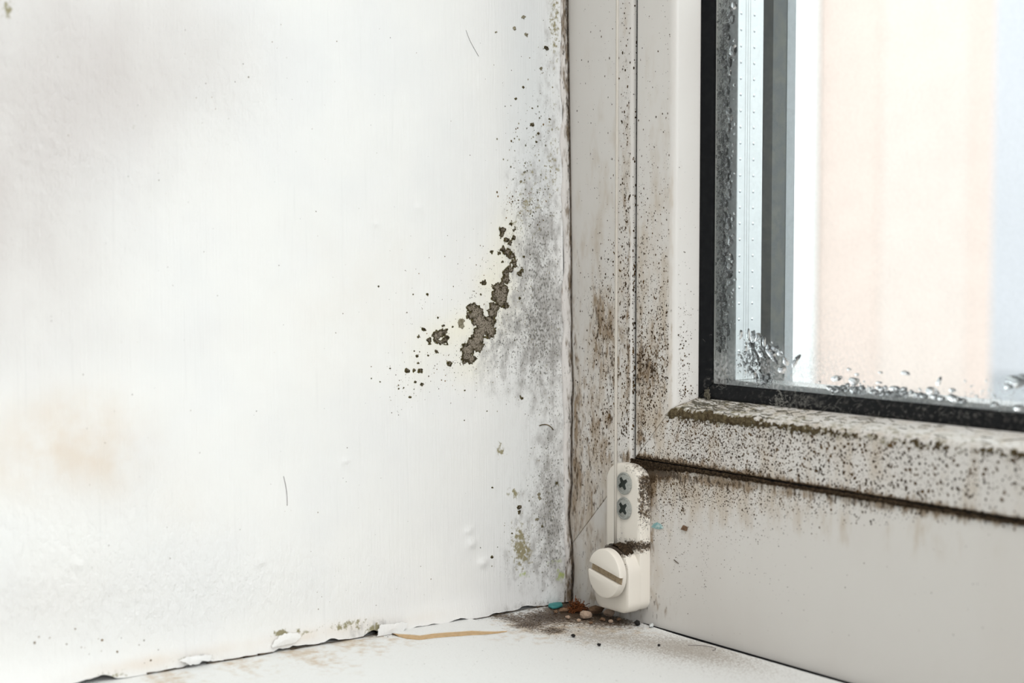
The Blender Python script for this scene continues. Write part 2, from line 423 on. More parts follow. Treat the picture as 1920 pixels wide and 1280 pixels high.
# lifted ridges and chips in the paint (small reliefs)
for (px, py, w, h, a) in ((885, 1020, 9, 9, .0005), (905, 1055, 10, 8, .0006), (880, 995, 7, 6, .0004), (790, 390, 8, 8, .0003), (710, 420, 7, 5, .0003), (650, 865, 8, 5, .0003), (490, 1055, 9, 8, .0004), (150, 1060, 8, 8, .0004), (1030, 800, 18, 14, .0005)):
    (p, kx, ky) = loc_scale(onX, (1, 2), px, py)
    Xg = Xg + a * np.exp(-(((Yg - p[0]) / (w * kx)) ** 2 + ((Zg - p[1]) / (h * ky)) ** 2))
HALO = W2([(958, 440, 22, 40, .7), (945, 560, 26, 40, .7), (895, 620, 30, 34, .7), (828, 632, 28, 24, .8), (880, 690, 26, 22, .6), (785, 690, 26, 30, .35), (940, 500, 24, 30, .5), (912, 530, 14, 14, .5), (870, 608, 14, 16, .5)])
def wall_attrs(Y, Z):
    return dict(halo=gsum(Y, Z, HALO), grey=gsum(Y, Z, GREY), olive=gsum(Y, Z, OLIVE), green=gsum(Y, Z, GREEN), tan=gsum(Y, Z, TAN), pink_falloff=gsum(Y, Z, PINK_FALLOFF), blue=gsum(Y, Z, BLUE), rough=gsum(Y, Z, ROUGH))
nu, nv = Yg.shape
Vf = np.stack([Xg, Yg, Zg], -1).reshape(-1, 3)
Ff = grid_faces(nu, nv)[:, ::-1]
Ff = Ff[:, ::-1]
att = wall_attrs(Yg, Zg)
# thickness: rim goes back to x = -0.0115
idx = np.arange(nu * nv).reshape(nu, nv)
rim = np.concatenate([idx[:, 0], idx[-1, 1:], idx[::-1, -1][1:], idx[0, ::-1][1:-1]])
Vb = Vf[rim].copy(); Vb[:, 0] = -0.0185
nb = len(rim); b0 = nu * nv
k = np.arange(nb)
Fr = np.stack([rim[k], rim[(k + 1) % nb], b0 + (k + 1) % nb, b0 + k], -1)
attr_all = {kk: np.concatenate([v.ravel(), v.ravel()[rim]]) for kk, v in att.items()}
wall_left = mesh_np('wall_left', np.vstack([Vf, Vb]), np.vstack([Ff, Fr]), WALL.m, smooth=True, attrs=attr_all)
props(wall_left, 'white painted plaster reveal spotted with mould left of the window', kind='structure')

# ------------------------------------------------------------------ window sill
sx = np.concatenate([np.linspace(-0.018, -0.002, 5), np.arange(-0.001, 0.125, 0.0006), np.linspace(0.13, 1.899, 40)])
sy = np.concatenate([np.linspace(-0.285, -0.17, 12)[:-1], np.arange(-0.17, -0.0008, 0.0006), np.array([-0.00075])])
Xs, Ys = np.meshgrid(sx, sy, indexing='ij')
Ys = np.minimum(Ys, -(0.0004 + 0.0013 * sstep(0.022, 0.05, Xs)) - 0.00002 * (len(sy) - 1 - np.arange(len(sy)))[None, :] * (Ys > -0.004))
Z2 = lambda lst: conv(onZ, (0, 1), lst)
STAN = Z2([(560, 1220, 100, 8, .62), (660, 1204, 60, 7, .6), (300, 1260, 130, 8, .6), (440, 1240, 80, 7, .5), (740, 1197, 40, 6, .4), (1000, 1178, 60, 14, .5), (1120, 1180, 80, 12, .5)])
SDIRT = Z2([(1080, 1150, 46, 13, 1.0), (1150, 1165, 40, 9, .8), (1010, 1158, 36, 7, .6), (985, 1172, 14, 5, .55), (1042, 1182, 13, 4, .8), (1010, 1180, 20, 6, .35), (1070, 1136, 24, 7, 1.0), (700, 1188, 16, 4, .5), (940, 1155, 60, 4, .6)])
SDUST = Z2([(1200, 1205, 100, 16, .42), (1380, 1240, 110, 16, .38), (1100, 1190, 60, 12, .4), (1300, 1215, 70, 12, .4)])
Zs = 0.00008 * (fbm(Xs * 300, Ys * 300, 5, 3) - 0.5) - 0.00004
n1, n2 = Xs.shape
Vs = np.stack([Xs, Ys, Zs], -1).reshape(-1, 3)
idx = np.arange(n1 * n2).reshape(n1, n2)
rim = np.concatenate([idx[:, 0], idx[-1, 1:], idx[::-1, -1][1:], idx[0, ::-1][1:-1]])
Vb = Vs[rim].copy(); Vb[:, 2] = -0.022
nb = len(rim); b0 = n1 * n2; k = np.arange(nb)
Fr = np.stack([rim[k], b0 + k, b0 + (k + 1) % nb, rim[(k + 1) % nb]], -1)
satt = dict(tan=gsum(Xs, Ys, STAN), dirt=gsum(Xs, Ys, SDIRT), dust=gsum(Xs, Ys, SDUST))
sill = mesh_np('window_sill', np.vstack([Vs, Vb]), np.vstack([grid_faces(n1, n2), Fr]), SILL.m, attrs={kk: np.concatenate([v.ravel(), v.ravel()[rim]]) for kk, v in satt.items()})
props(sill, 'white painted window sill with dirt gathered in the corner', kind='structure')

# ------------------------------------------------------------------ the room behind the camera, and the wall the window sits in
mb = MB()
mb.box(-2.0, -0.019, -0.25, 0.075, -0.85, 1.7)
mb.box(1.9, 2.4, -0.25, 0.075, -0.85, 1.7)
mb.box(-0.019, 1.9, -0.25, 0.075, -0.85, -0.0225)
mb.box(-0.019, 1.9, -0.25, 0.075, 1.2, 1.7)
props(mb.build('wall_front', ROOM.m), 'white wall around the window opening', kind='structure')
for nm, bx in (('wall_back', (-2.0, 2.4, -3.1, -3.0, -0.85, 1.7)), ('wall_right', (2.4, 2.5, -3.1, 0.075, -0.85, 1.7)), ('wall_far_left', (-2.1, -2.0, -3.1, 0.075, -0.85, 1.7)),
               ('ceiling', (-2.1, 2.5, -3.1, 0.075, 1.7, 1.8))):
    mb = MB(); mb.box(*bx); props(mb.build(nm, ROOM.m), 'plain white room ' + nm.replace('_', ' '), kind='structure')
mb = MB()  # closed panel and frame added behind the key light, out of view
for bx in ((2.35, 2.399, -1.14, -1.06, 0.25, 1.65), (2.35, 2.399, -0.30, -0.252, 0.25, 1.65), (2.35, 2.399, -1.06, -0.30, 0.25, 0.30), (2.35, 2.399, -1.06, -0.30, 1.60, 1.65), (2.393, 2.399, -1.06, -0.30, 0.30, 1.60)): mb.box(*bx)
props(mb.build('side_light_frame', ROOM.m), 'unseen window-like frame added around the side key light', kind='structure')
mb = MB(); mb.box(-2.1, 2.5, -3.1, 0.075, -0.95, -0.85)
props(mb.build('floor', ROOM_FLOOR.m), 'wooden floor of the room', kind='structure')

# ------------------------------------------------------------------ window_1
XI, ZI = 0.0262, 0.0423          # inner corner of the fixed frame (where the glazing beads start)
win = props(empty('window_1', (XI, 0, ZI)), 'white plastic window with mouldy glazing beads and black rubber seal', kind='structure')
def wchild(o):
    o.parent = win; o.matrix_parent_inverse = Matrix.Translation((-XI, 0, -ZI)); return o
YF = lambda lst: conv(onY, (0, 2), lst)
def sweep(name, prof, axis, mat, closed_back, s_dense, s_far, attrs_fn=None, step=0.0006, seam=0.00018):
    """profile of (w, y): w grows from the fixed frame's inner corner toward the glass. axis 'z' = upright, 'x' = bottom rail. mitred at 45 degrees."""
    prof = np.array(prof)
    P = [prof[0]]
    for a, b in zip(prof[:-1], prof[1:]):
        m = max(1, int(np.hypot(*(b - a)) / step))
        for i in range(1, m + 1): P.append(a + (b - a) * i / m)
    P = np.array(P)
    far = np.concatenate([np.arange(0, s_dense, step), np.linspace(s_dense, s_far, 12)])
    far = np.concatenate([[0.0, seam], far[far > seam * 1.5]])
    Wd, T = np.meshgrid(P[:, 0], far, indexing='ij')
    Yv = np.repeat(P[:, 1][:, None], len(far), 1).copy()
    Yv[:, 0] += 0.0004
    if axis == 'z':
        X = XI + Wd; Z = ZI + Wd + T
    else:
        Z = ZI + Wd; X = XI + Wd + T
    nu, nv = X.shape
    V = np.stack([X, Yv, Z], -1).reshape(-1, 3)
    Fq = grid_faces(nu, nv)
    if axis == 'z': Fq = Fq[:, ::1]
    else: Fq = Fq[:, ::-1]
    nback = []
    # close the back with one long quad strip
    idx = np.arange(nu * nv).reshape(nu, nv)
    k = np.arange(nv - 1)
    back = np.stack([idx[-1, k], idx[0, k], idx[0, k + 1], idx[-1, k + 1]], -1)
    if axis == 'z': back = back
    Fq = np.vstack([Fq, back])
    at = attrs_fn(X, Z, Wd, T) if attrs_fn else None
    if at and 'brown' in at: at['brown'] = at['brown'] + 0.75 * (T < 0.0001)
    o = mesh_np(name, V, Fq, mat, attrs=at)
    return wchild(o)

# stains on the frame faces (centres and spreads in the plane of the frame)
BROWN = YF([(1125, 570, 15, 34, .36), (1140, 640, 18, 50, .42), (1150, 705, 6, 26, .50), (1118, 650, 8, 50, .22), (1182, 640, 7, 90, .50), (1184, 480, 5, 60, .42), (1186, 760, 6, 60, .62), (1110, 780, 22, 60, .20), (1135, 850, 22, 60, .16), (1100, 880, 26, 60, .22), (1146, 780, 5, 14, .5),
            (1172, 300, 6, 90, .14), (1174, 150, 5, 120, .08), (1100, 960, 20, 40, .20), (1080, 850, 6, 140, .32), (1080, 650, 5, 140, .16), (1185, 860, 16, 10, .9)])
FILM = YF([(1130, 700, 40, 180, .42), (1150, 300, 60, 300, .08), (1100, 950, 40, 90, .4), (1172, 400, 8, 300, .22)])
RB = YF([(1200, 876, 14, 12, 1.2), (1235, 883, 24, 9, .95), (1215, 940, 7, 60, .9), (1212, 905, 6, 30, .8), (1290, 897, 40, 9, .62), (1360, 905, 40, 8, .5), (1440, 917, 50, 7, .42), (1540, 932, 60, 7, .36), (1660, 950, 70, 7, .34), (1800, 970, 80, 7, .34), (1235, 905, 30, 14, .4),
         (1100, 1010, 26, 36, .16), (1280, 956, 4, 5, .7), (1232, 1125, 30, 20, .10), (1150, 1120, 50, 20, .22)])
RF = YF([(1260, 930, 70, 40, .40), (1350, 920, 120, 25, .3), (1120, 1060, 60, 60, .4), (1500, 960, 200, 30, .2)])
BB = YF([(1205, 815, 8, 20, .5), (1222, 700, 14, 40, .38), (1235, 640, 30, 70, .18), (1265, 690, 6, 30, .30), (1215, 690, 9, 14, .4), (1245, 790, 16, 16, .2), (1200, 740, 5, 90, .32), (1199, 600, 4, 120, .2)])
BF = YF([(1230, 640, 34, 130, .45), (1230, 400, 36, 200, .2), (1220, 800, 20, 40, .5)])
def post_at(X, Z, Wd, T):
    m = sstep(-0.0019, -0.0024, Wd) + 1.3 * sstep(-0.0006, -0.0004, Wd)
    return dict(brown=gsum(X, Z, BROWN) * m + 1.2 * sstep(-0.0006, -0.0004, Wd), film=gsum(X, Z, FILM) * m)
def rail_at(X, Z, Wd, T):
    return dict(brown=gsum(X, Z, RB) + 1.3 * sstep(-0.0013, -0.0009, Wd), film=gsum(X, Z, RF))
sweep('frame_post', [(-0.034, 0.05), (-0.034, 0.0), (-0.0021, 0.0), (-0.0016, 0.00015), (-0.00035, 0.0014), (-0.0003, 0.003), (-0.0003, 0.05)], 'z', PVC.m, True, 0.19, 1.14, post_at)
sweep('frame_rail', [(-0.060, 0.05), (-0.060, 0.0), (-0.0012, 0.0), (-0.0006, 0.0003), (-0.0003, 0.0009), (-0.0003, 0.003), (-0.0003, 0.05)], 'x', PVC.m, True, 0.17, 1.85, rail_at)
YB = -0.0003
arc = [(0.0130 + 0.0019 * math.sin(t), YB + 0.0019 * (1 - math.cos(t))) for t in np.linspace(0, math.radians(72), 6)]
bead_prof = [(0.0002, 0.02), (0.0002, 0.0006), (0.0004, YB + 0.0002), (0.0008, YB)] + arc + [(0.0169, 0.0070), (0.0169, 0.0085), (0.0165, 0.02)]
sweep('glazing_bead', bead_prof, 'z', PVC.m, True, 0.125, 1.1, lambda X, Z, Wd, T: dict(brown=gsum(X, Z, BB) * (Wd < 0.0142), film=gsum(X, Z, BF) * (Wd < 0.0142)))
def rbead_at(X, Z, Wd, T):
    u = T + Wd
    n = fbm(u * 300, Wd * 300, 41, 4)
    edge = np.exp(-((Wd - 0.0129) / 0.0011) ** 2)
    fade = 0.35 + 0.65 * np.exp(-u / 0.05)
    top = sstep(0.0135, 0.0145, Wd) * sstep(0.0172, 0.016, Wd)
    low = np.exp(-((Wd - 0.0002) / 0.0016) ** 2)
    mossv = (edge * (0.75 * np.exp(-u / 0.09) + 0.10) * (0.55 + 0.9 * (n - 0.2))) + top * (0.40 * np.exp(-u / 0.05) + 0.14)
    return dict(brown=1.2 * (Wd < 0.0006) + low * (0.75 * np.exp(-u / 0.09) + 0.28) + 0.20 * np.exp(-u / 0.03) * (Wd < 0.0135), film=fade * 0.45 * (Wd < 0.014) + top * 0.25, moss=mossv)
sweep('glazing_bead', bead_prof, 'x', PVC.m, True, 0.125, 1.82, rbead_at)
gask_prof = [(0.0160, 0.0115), (0.0167, 0.0066), (0.0172, 0.0064), (0.0178, 0.0066), (0.0202, 0.0078), (0.0206, 0.0082), (0.0206, 0.0081999), (0.0200, 0.0082)]
sweep('rubber_gasket', gask_prof, 'z', RUBBER.m, True, 0.12, 1.1, lambda X, Z, Wd, T: dict(dust=0.0 * X + 0.25 * np.exp(-T / 0.004)))
sweep('rubber_gasket', gask_prof, 'x', RUBBER.m, True, 0.12, 1.82, lambda X, Z, Wd, T: dict(dust=0.02 + 0.16 * fbm(X * 90, Z * 90, 51, 3) * (1 + 0 * T) + 0.25 * np.exp(-((X - 0.078) / 0.006) ** 2) + 0.05 * sstep(0.06, 0.1, X)))
# black bars that stand for the shade in the grooves between frame and beads
def bar(name, mat, bx, parent=None):
    m_ = MB(); m_.box(*bx); o = m_.build(name, mat)
    return wchild(o)
bar('groove_shade_bar', RUBBER.m, (XI - 0.00028, XI + 0.00018, 0.0002, 0.004, ZI + 0.0006, 1.13))
bar('groove_shade_bar', RUBBER.m, (XI, 1.82, 0.0003, 0.004, ZI - 0.00028, ZI + 0.00018))
bar('gap_shade_strip', RUBBER.m, (0.030, 1.85, -0.0003, -0.00001, -0.016, -0.0001))  # black strip standing in for the shade inside the gap behind the sill
# insulated glass unit: pane, spacer bars, pane
def pane(y0, y1, film):
    xs_ = np.concatenate([np.arange(0.0435, 0.16, 0.0015), np.linspace(0.162, 1.86, 20)]); zs_ = np.concatenate([np.arange(0.0596, 0.18, 0.0015), np.linspace(0.182, 1.15, 20)])
    X, Z = np.meshgrid(xs_, zs_, indexing='ij'); nu, nv = X.shape
    A = np.stack([X, X * 0 + y0, Z], -1).reshape(-1, 3); B = A.copy(); B[:, 1] = y1
    Fq = grid_faces(nu, nv); idx = np.arange(nu * nv).reshape(nu, nv)
    rim = np.concatenate([idx[:, 0], idx[-1, 1:], idx[::-1, -1][1:], idx[0, ::-1][1:-1]]); k = np.arange(len(rim)); b0 = nu * nv
    Fr = np.stack([rim[k], b0 + rim[k], b0 + rim[(k + 1) % len(rim)], rim[(k + 1) % len(rim)]], -1)
    f = film(X, Z).ravel()
    return wchild(mesh_np('glass_pane', np.vstack([A, B]), np.vstack([Fq[:, ::1], Fq[:, ::-1] + b0, Fr]), GLASS, smooth=False, attrs=dict(film=np.concatenate([f, f * 0]))))
YGL = 0.0083
FILMG = conv(lambda x, y: onY(x, y, YGL), (0, 2), [(1450, 700, 60, 30, .55), (1350, 700, 14, 30, .7), (1540, 690, 80, 26, .35), (1430, 300, 60, 300, .10), (1560, 610, 50, 40, .14), (1700, 745, 120, 12, .4), (1880, 765, 80, 10, .4)])
pane(YGL, 0.0122, lambda X, Z: gsum(X, Z, FILMG))
pane(0.0212, 0.0250, lambda X, Z: 0.05 + 0 * X)
XS, ZS = 0.0503, 0.0638
def bar(name, mat, bx, parent=None):
    m_ = MB(); m_.box(*bx); o = m_.build(name, mat)
    return wchild(o)
sp = bar('spacer_bar', ALU.m, (0.0455, XS, 0.01235, 0.0211, ZS, 1.10))
bar('spacer_bar', ALU.m, (0.0455, 1.85, 0.01235, 0.0211, ZS - 0.005, ZS - 0.0001))
# perforations and rolled lines on the upright spacer
mb = MB()
for zc_ in np.arange(0.066, 0.175, 0.0040):
    for yc_ in (0.0134, 0.0180):
        vs = [(XS + 0.00022, yc_, zc_ + 0.001)]
        for kk in range(8):
            t = 2 * math.pi * kk / 8; vs.append((XS + 0.00001, yc_ + 0.00042 * math.cos(t), zc_ + 0.001 + 0.00042 * math.sin(t)))
        mb.add(vs, [(0, 1 + kk, 1 + (kk + 1) % 8) for kk in range(8)])
o = props(wchild(mb.build('perforation', ALU_DOT.m)), kind='stuff')
for yc_ in (0.0150, 0.0158, 0.0166):
    bar('rolled_ridge', ALU.m, (XS - 0.0001, XS + 0.00005, yc_, yc_ + 0.00025, ZS, 1.10))
bar('seal_backing', PALE.m, (0.0432, 0.0471, 0.01222, 0.01234, ZS, 1.10))
bar('butyl_seal', BUTYL.m, (0.0472, XS - 0.0001, 0.01222, 0.01234, ZS + 0.0, 1.10))
bar('butyl_seal', BUTYL.m, (0.0472, 1.85, 0.01222, 0.01234, ZS - 0.0045, ZS - 0.0002))
bar('outer_seal', OUTER.m, (0.030, XS - 0.0004, 0.02505, 0.0299, 0.05, 1.15))
bar('outer_seal', OUTER.m, (XS, 1.85, 0.02505, 0.0299, 0.05, ZS - 0.0012))
bar('outer_lip', OUTER2.m, (0.027, XS - 0.0002, 0.0300, 0.0330, 0.048, 1.15))
bar('outer_lip', OUTER2.m, (XS, 1.86, 0.0300, 0.0330, 0.048, ZS - 0.0014))
bar('outer_frame', PVC.m, (-0.018, 0.004, 0.0505, 0.074, -0.02, 1.19))
bar('outer_frame', PVC.m, (0.005, 1.89, 0.0505, 0.074, -0.02, 0.020))
bar('frame_head', PVC.m, (-0.008, 1.89, 0.002, 0.06, 1.155, 1.198))
bar('frame_jamb', PVC.m, (1.862, 1.898, 0.002, 0.06, -0.01, 1.154))

# ------------------------------------------------------------------ caulk between wall and frame
zk = np.arange(0.0004, 0.185, 0.0007)
uk = np.linspace(0, 1, 9)
Uk, Zk = np.meshgrid(uk, zk, indexing='ij')
ya = -0.0026 - 0.0008 * (fbm(zk * 120, zk * 0, 61, 3) - 0.5) * 2          # on the wall
xb0 = np.interp(zk, [0, 0.01, 0.018, 0.024, 0.032, 0.05, 0.08, 0.12, 0.165, 0.19], [0.0006, 0.0010, 0.0002, -0.0008, 0.0002, 0.0003, 0.0000, -0.0010, -0.0022, -0.0026])
xb = xb0 + 0.0007 * (fbm(zk * 150, zk * 0 + 4, 67, 4) - 0.5) * sstep(0.11, 0.06, zk) * 2
xa = wall_x(ya, zk) + 0.00012
Xk = xa[None, :] * (1 - Uk) + xb[None, :] * Uk
Yk = ya[None, :] * (1 - Uk) + (-0.00035) * Uk
bulge = np.sin(Uk * math.pi) * (0.0004 + 0.0007 * (fbm(Uk * 3 + 5, Zk * 220, 71, 4) - 0.35))
Xk = Xk + bulge * 0.7; Yk = Yk - bulge * 0.7
# fold the two edges inward so the strip has body
def strip(name, X, Y, Z, mat, attrs):
    nu, nv = X.shape
    V = np.stack([X, Y, Z], -1).reshape(-1, 3)
    Vb2 = np.stack([np.minimum(X[[0, -1]], 0.0) - 0.0015, np.minimum(Y[[0, -1]] + 0.0006, -0.00012), Z[[0, -1]]], -1).reshape(-1, 3)
    Fq = grid_faces(nu, nv)
    b0 = nu * nv; idx = np.arange(nu * nv).reshape(nu, nv); k = np.arange(nv - 1)
    Fa = np.stack([idx[0, k], idx[0, k + 1], b0 + k + 1, b0 + k], -1); Fb = np.stack([idx[-1, k + 1], idx[-1, k], b0 + nv + k, b0 + nv + k + 1], -1)
    Fc_ = np.stack([b0 + k, b0 + k + 1, b0 + nv + k + 1, b0 + nv + k], -1)
    at = {kk: np.concatenate([v.ravel(), v[[0, -1]].ravel()]) for kk, v in attrs.items()}
    return mesh_np(name, np.vstack([V, Vb2]), np.vstack([Fq, Fa, Fb, Fc_]), mat, attrs=at)
gk = 0.12 + 0.5 * sstep(0.3, 0.95, Uk) * (0.4 + 0.6 * fbm(Uk * 2, Zk * 90, 77, 3)) + 0.25 * sstep(0.03, 0.0, Zk) + 0.22 * sstep(0.12, 0.16, Zk)
props(strip('trim_1', Xk, Yk, Zk, CAULK.m, dict(grime=gk)), 'cracked grubby caulk strip between the wall and window frame', kind='structure')

caulk = bpy.data.objects['trim_1']
mb = MB()
mb.tube([(float(xb[i]) + 0.00012, -0.00018, float(zk[i])) for i in range(0, len(zk), 2)], 0.00020, 6)
mb.build('crack_shadow', plain('crack_shade_dirt', srgb(70, 62, 54), 0.95, 0.2, 700, 0.1, var_col=srgb(112, 102, 90)).m, caulk, True)  # dark tube painted in for the shadow gap along the caulk edge
# ------------------------------------------------------------------ mould colonies on the wall (real crusts), split into separate colonies
def crop(ox, oy, s, lst):
    return [(ox + c[0] / s, oy + c[1] / s, c[2] / s) for c in lst]
MAIN = [(a, b, r * 1.22) for (a, b, r) in crop(640, 350, 3.048, [(1005, 245, 10), (1003, 290, 12), (985, 320, 14), (940, 355, 14), (965, 370, 20), (990, 395, 18), (1005, 430, 16), (1010, 450, 14), (985, 470, 20), (960, 495, 20), (955, 530, 22), (935, 560, 18),
    (905, 575, 23), (900, 610, 20), (925, 620, 36), (945, 590, 26), (925, 650, 30), (890, 640, 12), (890, 690, 26), (880, 720, 26), (770, 690, 22), (750, 700, 18), (755, 740, 24), (790, 720, 33), (800, 760, 36), (830, 790, 38), (865, 765, 26), (850, 810, 36),
    (810, 830, 34), (865, 840, 26), (790, 870, 34), (760, 900, 32), (735, 930, 34), (720, 915, 18), (730, 970, 26), (755, 985, 24), (715, 1000, 16), (800, 915, 26), (955, 680, 12), (1048, 480, 12), (1040, 500, 12)])]
RINGC = crop(640, 350, 3.048, [(560, 850, 26), (580, 835, 24), (605, 830, 20), (612, 860, 20), (600, 885, 20), (575, 890, 20), (555, 870, 20), (615, 895, 12)])
def C1(*l): return crop(640, 350, 3.048, l)
def C2(*l): return crop(700, 740, 3.2, l)
def C3(*l): return crop(880, 0, 3.2, l)
SPOTS = [  # (circles, label, faint)
    (C1((990, 213, 11)), 'tiny round mould spot topping the chain above the large colony', 0),
    (C1((940, 246, 21), (935, 268, 16)), 'largest dark mould spot just above the large colony', 0),
    (C1((960, 303, 16)), 'dark mould spot directly below the largest spot above the colony', 0),
    (C1((877, 370, 12)), 'lone dark mould spot left of the upper colony arm', 0),
    (C1((920, 383, 12)), 'dark mould spot touching the left of the upper colony arm', 0),
    (C1((828, 548, 17)), 'round dark mould spot standing alone left of the colony middle', 0),
    (C1((487, 815, 14)), 'dark mould spot up and left of the flower-shaped colony', 0),
    (C1((456, 858, 11)), 'small dark mould spot farthest left of the flower-shaped colony', 0),
    (C1((597, 797, 11)), 'small mould spot right above the flower-shaped colony', 0),
    (C1((560, 943, 10)), 'small dark mould spot right below the flower-shaped colony', 0),
    (C1((446, 968, 11)), 'mould spot below and left of the flower-shaped colony', 0),
    (C1((388, 1055, 15)), 'leftmost mould spot in the row of three at lower left', 0),
    (C1((425, 1050, 10)), 'middle mould spot in the row of three at lower left', 0),
    (C1((462, 1053, 16)), 'rightmost mould spot in the row of three at lower left', 0),
    (C1((473, 1133, 11)), 'small mould spot below the row of three at lower left', 0),
    (C1((630, 1015, 17)), 'mould spot below the gap between flower-shaped and large colonies', 0),
    (C1((1040, 1205, 12)), 'dark mould spot below the grey haze near the frame', 0),
    (C1((516, 878, 17), (520, 898, 10)), 'upright mould spot touching the left edge of the flower-shaped colony', 0),
    (C1((700, 770, 18), (700, 793, 18)), 'oval grey-brown mould spot between the flower-shaped and large colonies', 1),
    (C2((878, 672, 16), (880, 700, 14)), 'upright dark mould spot on the lower wall near the frame', 0),
    (C2((984, 750, 13)), 'grey-brown mould spot right below the upright one on the lower wall', 1),
    (C2((1000, 600, 11), (1000, 625, 10)), 'upright brown mould spot in the grey stain of the lower wall', 1),
    (C3((350, 100, 14)), 'faint mould spot highest on the wall beside the frame', 1),
    (C3((300, 165, 12)), 'faint mould spot just below the highest one', 1),
    (C3((183, 186, 10)), 'faint mould spot farthest left near the top of the wall', 1),
    (C3((370, 205, 12)), 'faint mould spot third down near the top of the wall', 1),
    (C3((490, 285, 15)), 'darkest mould spot near the top of the wall beside the caulk', 0),
    (C3((460, 405, 12)), 'faint mould spot below the darkest top spot', 1),
    (C3((400, 745, 14)), 'brown mould spot midway up the wall beside the frame', 0),
    (C3((330, 1088, 10)), 'small mould spot above the top of the grey haze', 1)]
SMALL = C1((940, 428, 8), (815, 615, 6), (775, 595, 4), (568, 750, 8), (650, 800, 7), (510, 965, 7), (452, 1010, 8), (432, 1115, 9), (402, 1203, 9), (425, 1160, 4), (508, 615, 9), (427, 615, 7), (292, 1040, 5), (183, 1096, 5), (233, 1117, 4), (340, 1155, 7), (368, 1150, 5), (228, 568, 6),
    (537, 1040, 4), (668, 910, 5), (715, 1165, 4), (1003, 880, 5), (1035, 640, 9), (1060, 400, 9))
SMALL += C2((690, 98, 4), (553, 155, 5), (720, 556, 7), (835, 832, 7), (1105, 530, 9), (1018, 790, 9), (590, 822, 6), (645, 918, 5), (713, 973, 9), (160, 105, 4), (213, 758, 3), (45, 690, 3))
SMALL += C3((437, 800, 9), (350, 520, 8), (305, 590, 9), (505, 710, 9), (425, 850, 7), (350, 1030, 6), (405, 645, 7))
def colony_mesh(circles, h=0.00011, seed=0, warp=0.0005, thick=0.00022, ragged=0.9):
    cs = []
    for (x, y, r) in circles:
        p, kx, ky = loc_scale(onX, (1, 2), x, y)
        cs.append((p[0], p[1], r * kx, r * ky))
    cs = np.array(cs)
    m = 0.0009
    u0, u1 = (cs[:, 0] - cs[:, 2]).min() - m, (cs[:, 0] + cs[:, 2]).max() + m
    v0, v1 = (cs[:, 1] - cs[:, 3]).min() - m, (cs[:, 1] + cs[:, 3]).max() + m
    U, V = np.meshgrid(np.arange(u0, u1, h), np.arange(v0, v1, h), indexing='ij')
    Uw = U + warp * 2 * (fbm(U * 1500, V * 1500, seed, 3) - 0.5); Vw = V + warp * 2 * (fbm(U * 1500, V * 1500, seed + 5, 3) - 0.5)
    d = np.full(U.shape, 1e3)
    for (a, b, ra, rb) in cs:
        q = np.sqrt(((Uw - a) / ra) ** 2 + ((Vw - b) / rb) ** 2)
        d = np.minimum(d, (q - 1) * min(ra, rb))
    d = d + ragged * 0.0011 * (fbm(U * 1700, V * 1700, seed + 9, 4) - 0.5)
    return U, V, d, h, seed, thick
def colony_objects(circles, seed, **kw):
    """returns list of (faces verts) connected pieces"""
    U, V, d, h, seed, thick = colony_mesh(circles, seed=seed, **kw)
    inside = d < 0
    cell = inside[:-1, :-1] & inside[1:, :-1] & inside[:-1, 1:] & inside[1:, 1:]
    lab = np.zeros(cell.shape, int); cur = 0
    pieces = []
    for (i, j) in np.argwhere(cell):
        if lab[i, j]: continue
        cur += 1; st = [(i, j)]; lab[i, j] = cur; cells = []
        while st:
            a, b = st.pop(); cells.append((a, b))
            for da, db in ((1, 0), (-1, 0), (0, 1), (0, -1)):
                p, q = a + da, b + db
                if 0 <= p < cell.shape[0] and 0 <= q < cell.shape[1] and cell[p, q] and not lab[p, q]:
                    lab[p, q] = cur; st.append((p, q))
        pieces.append(np.array(cells))
    gran = fbm(U * 4200, V * 4200, seed + 21, 2)
    hgt = thick * sstep(0, 0.0004, -d) * (0.35 + 1.1 * gran) + 0.00003
    X = wall_x(U, V) + hgt
    out = []
    for cells in pieces:
        a, b = cells[:, 0], cells[:, 1]; nv = U.shape[1]
        q = np.stack([a * nv + b, (a + 1) * nv + b, (a + 1) * nv + b + 1, a * nv + b + 1], -1)
        ids, inv = np.unique(q.ravel(), return_inverse=True)
        Vv = np.stack([X.ravel()[ids], U.ravel()[ids], V.ravel()[ids]], -1)
        Fq = inv.reshape(-1, 4)
        # skirt into the plaster
        e = np.concatenate([Fq[:, [0, 1]], Fq[:, [1, 2]], Fq[:, [2, 3]], Fq[:, [3, 0]]])
        key = np.sort(e, 1); kk = key[:, 0] * 10000000 + key[:, 1]
        uq, first, cnt = np.unique(kk, return_index=True, return_counts=True)
        be = e[first[cnt == 1]]
        bv, binv = np.unique(be.ravel(), return_inverse=True); binv = binv.reshape(-1, 2)
        n0 = len(Vv); Vs_ = Vv[bv].copy(); Vs_[:, 0] -= 0.00010
        Vv[bv, 0] = Vv[bv, 0] - 0.00001
        Fs = np.stack([be[:, 1], be[:, 0], n0 + binv[:, 0], n0 + binv[:, 1]], -1)
        inner = sstep(0, 0.0011, -d.ravel()[ids])
        out.append((np.vstack([Vv, Vs_]), np.vstack([Fq, Fs]), np.concatenate([inner, inner[bv] * 0]), len(cells)))
    return out
tiny = [[], [], [], 0]
def add_tiny(p):
    tiny[0].append(p[0]); tiny[1].append(p[1] + tiny[3]); tiny[2].append(p[2]); tiny[3] += len(p[0])
pcs = sorted(colony_objects(MAIN, 101), key=lambda p: -p[3])
main_names = ['large dark mould colony with ragged edge spreading up the white wall']
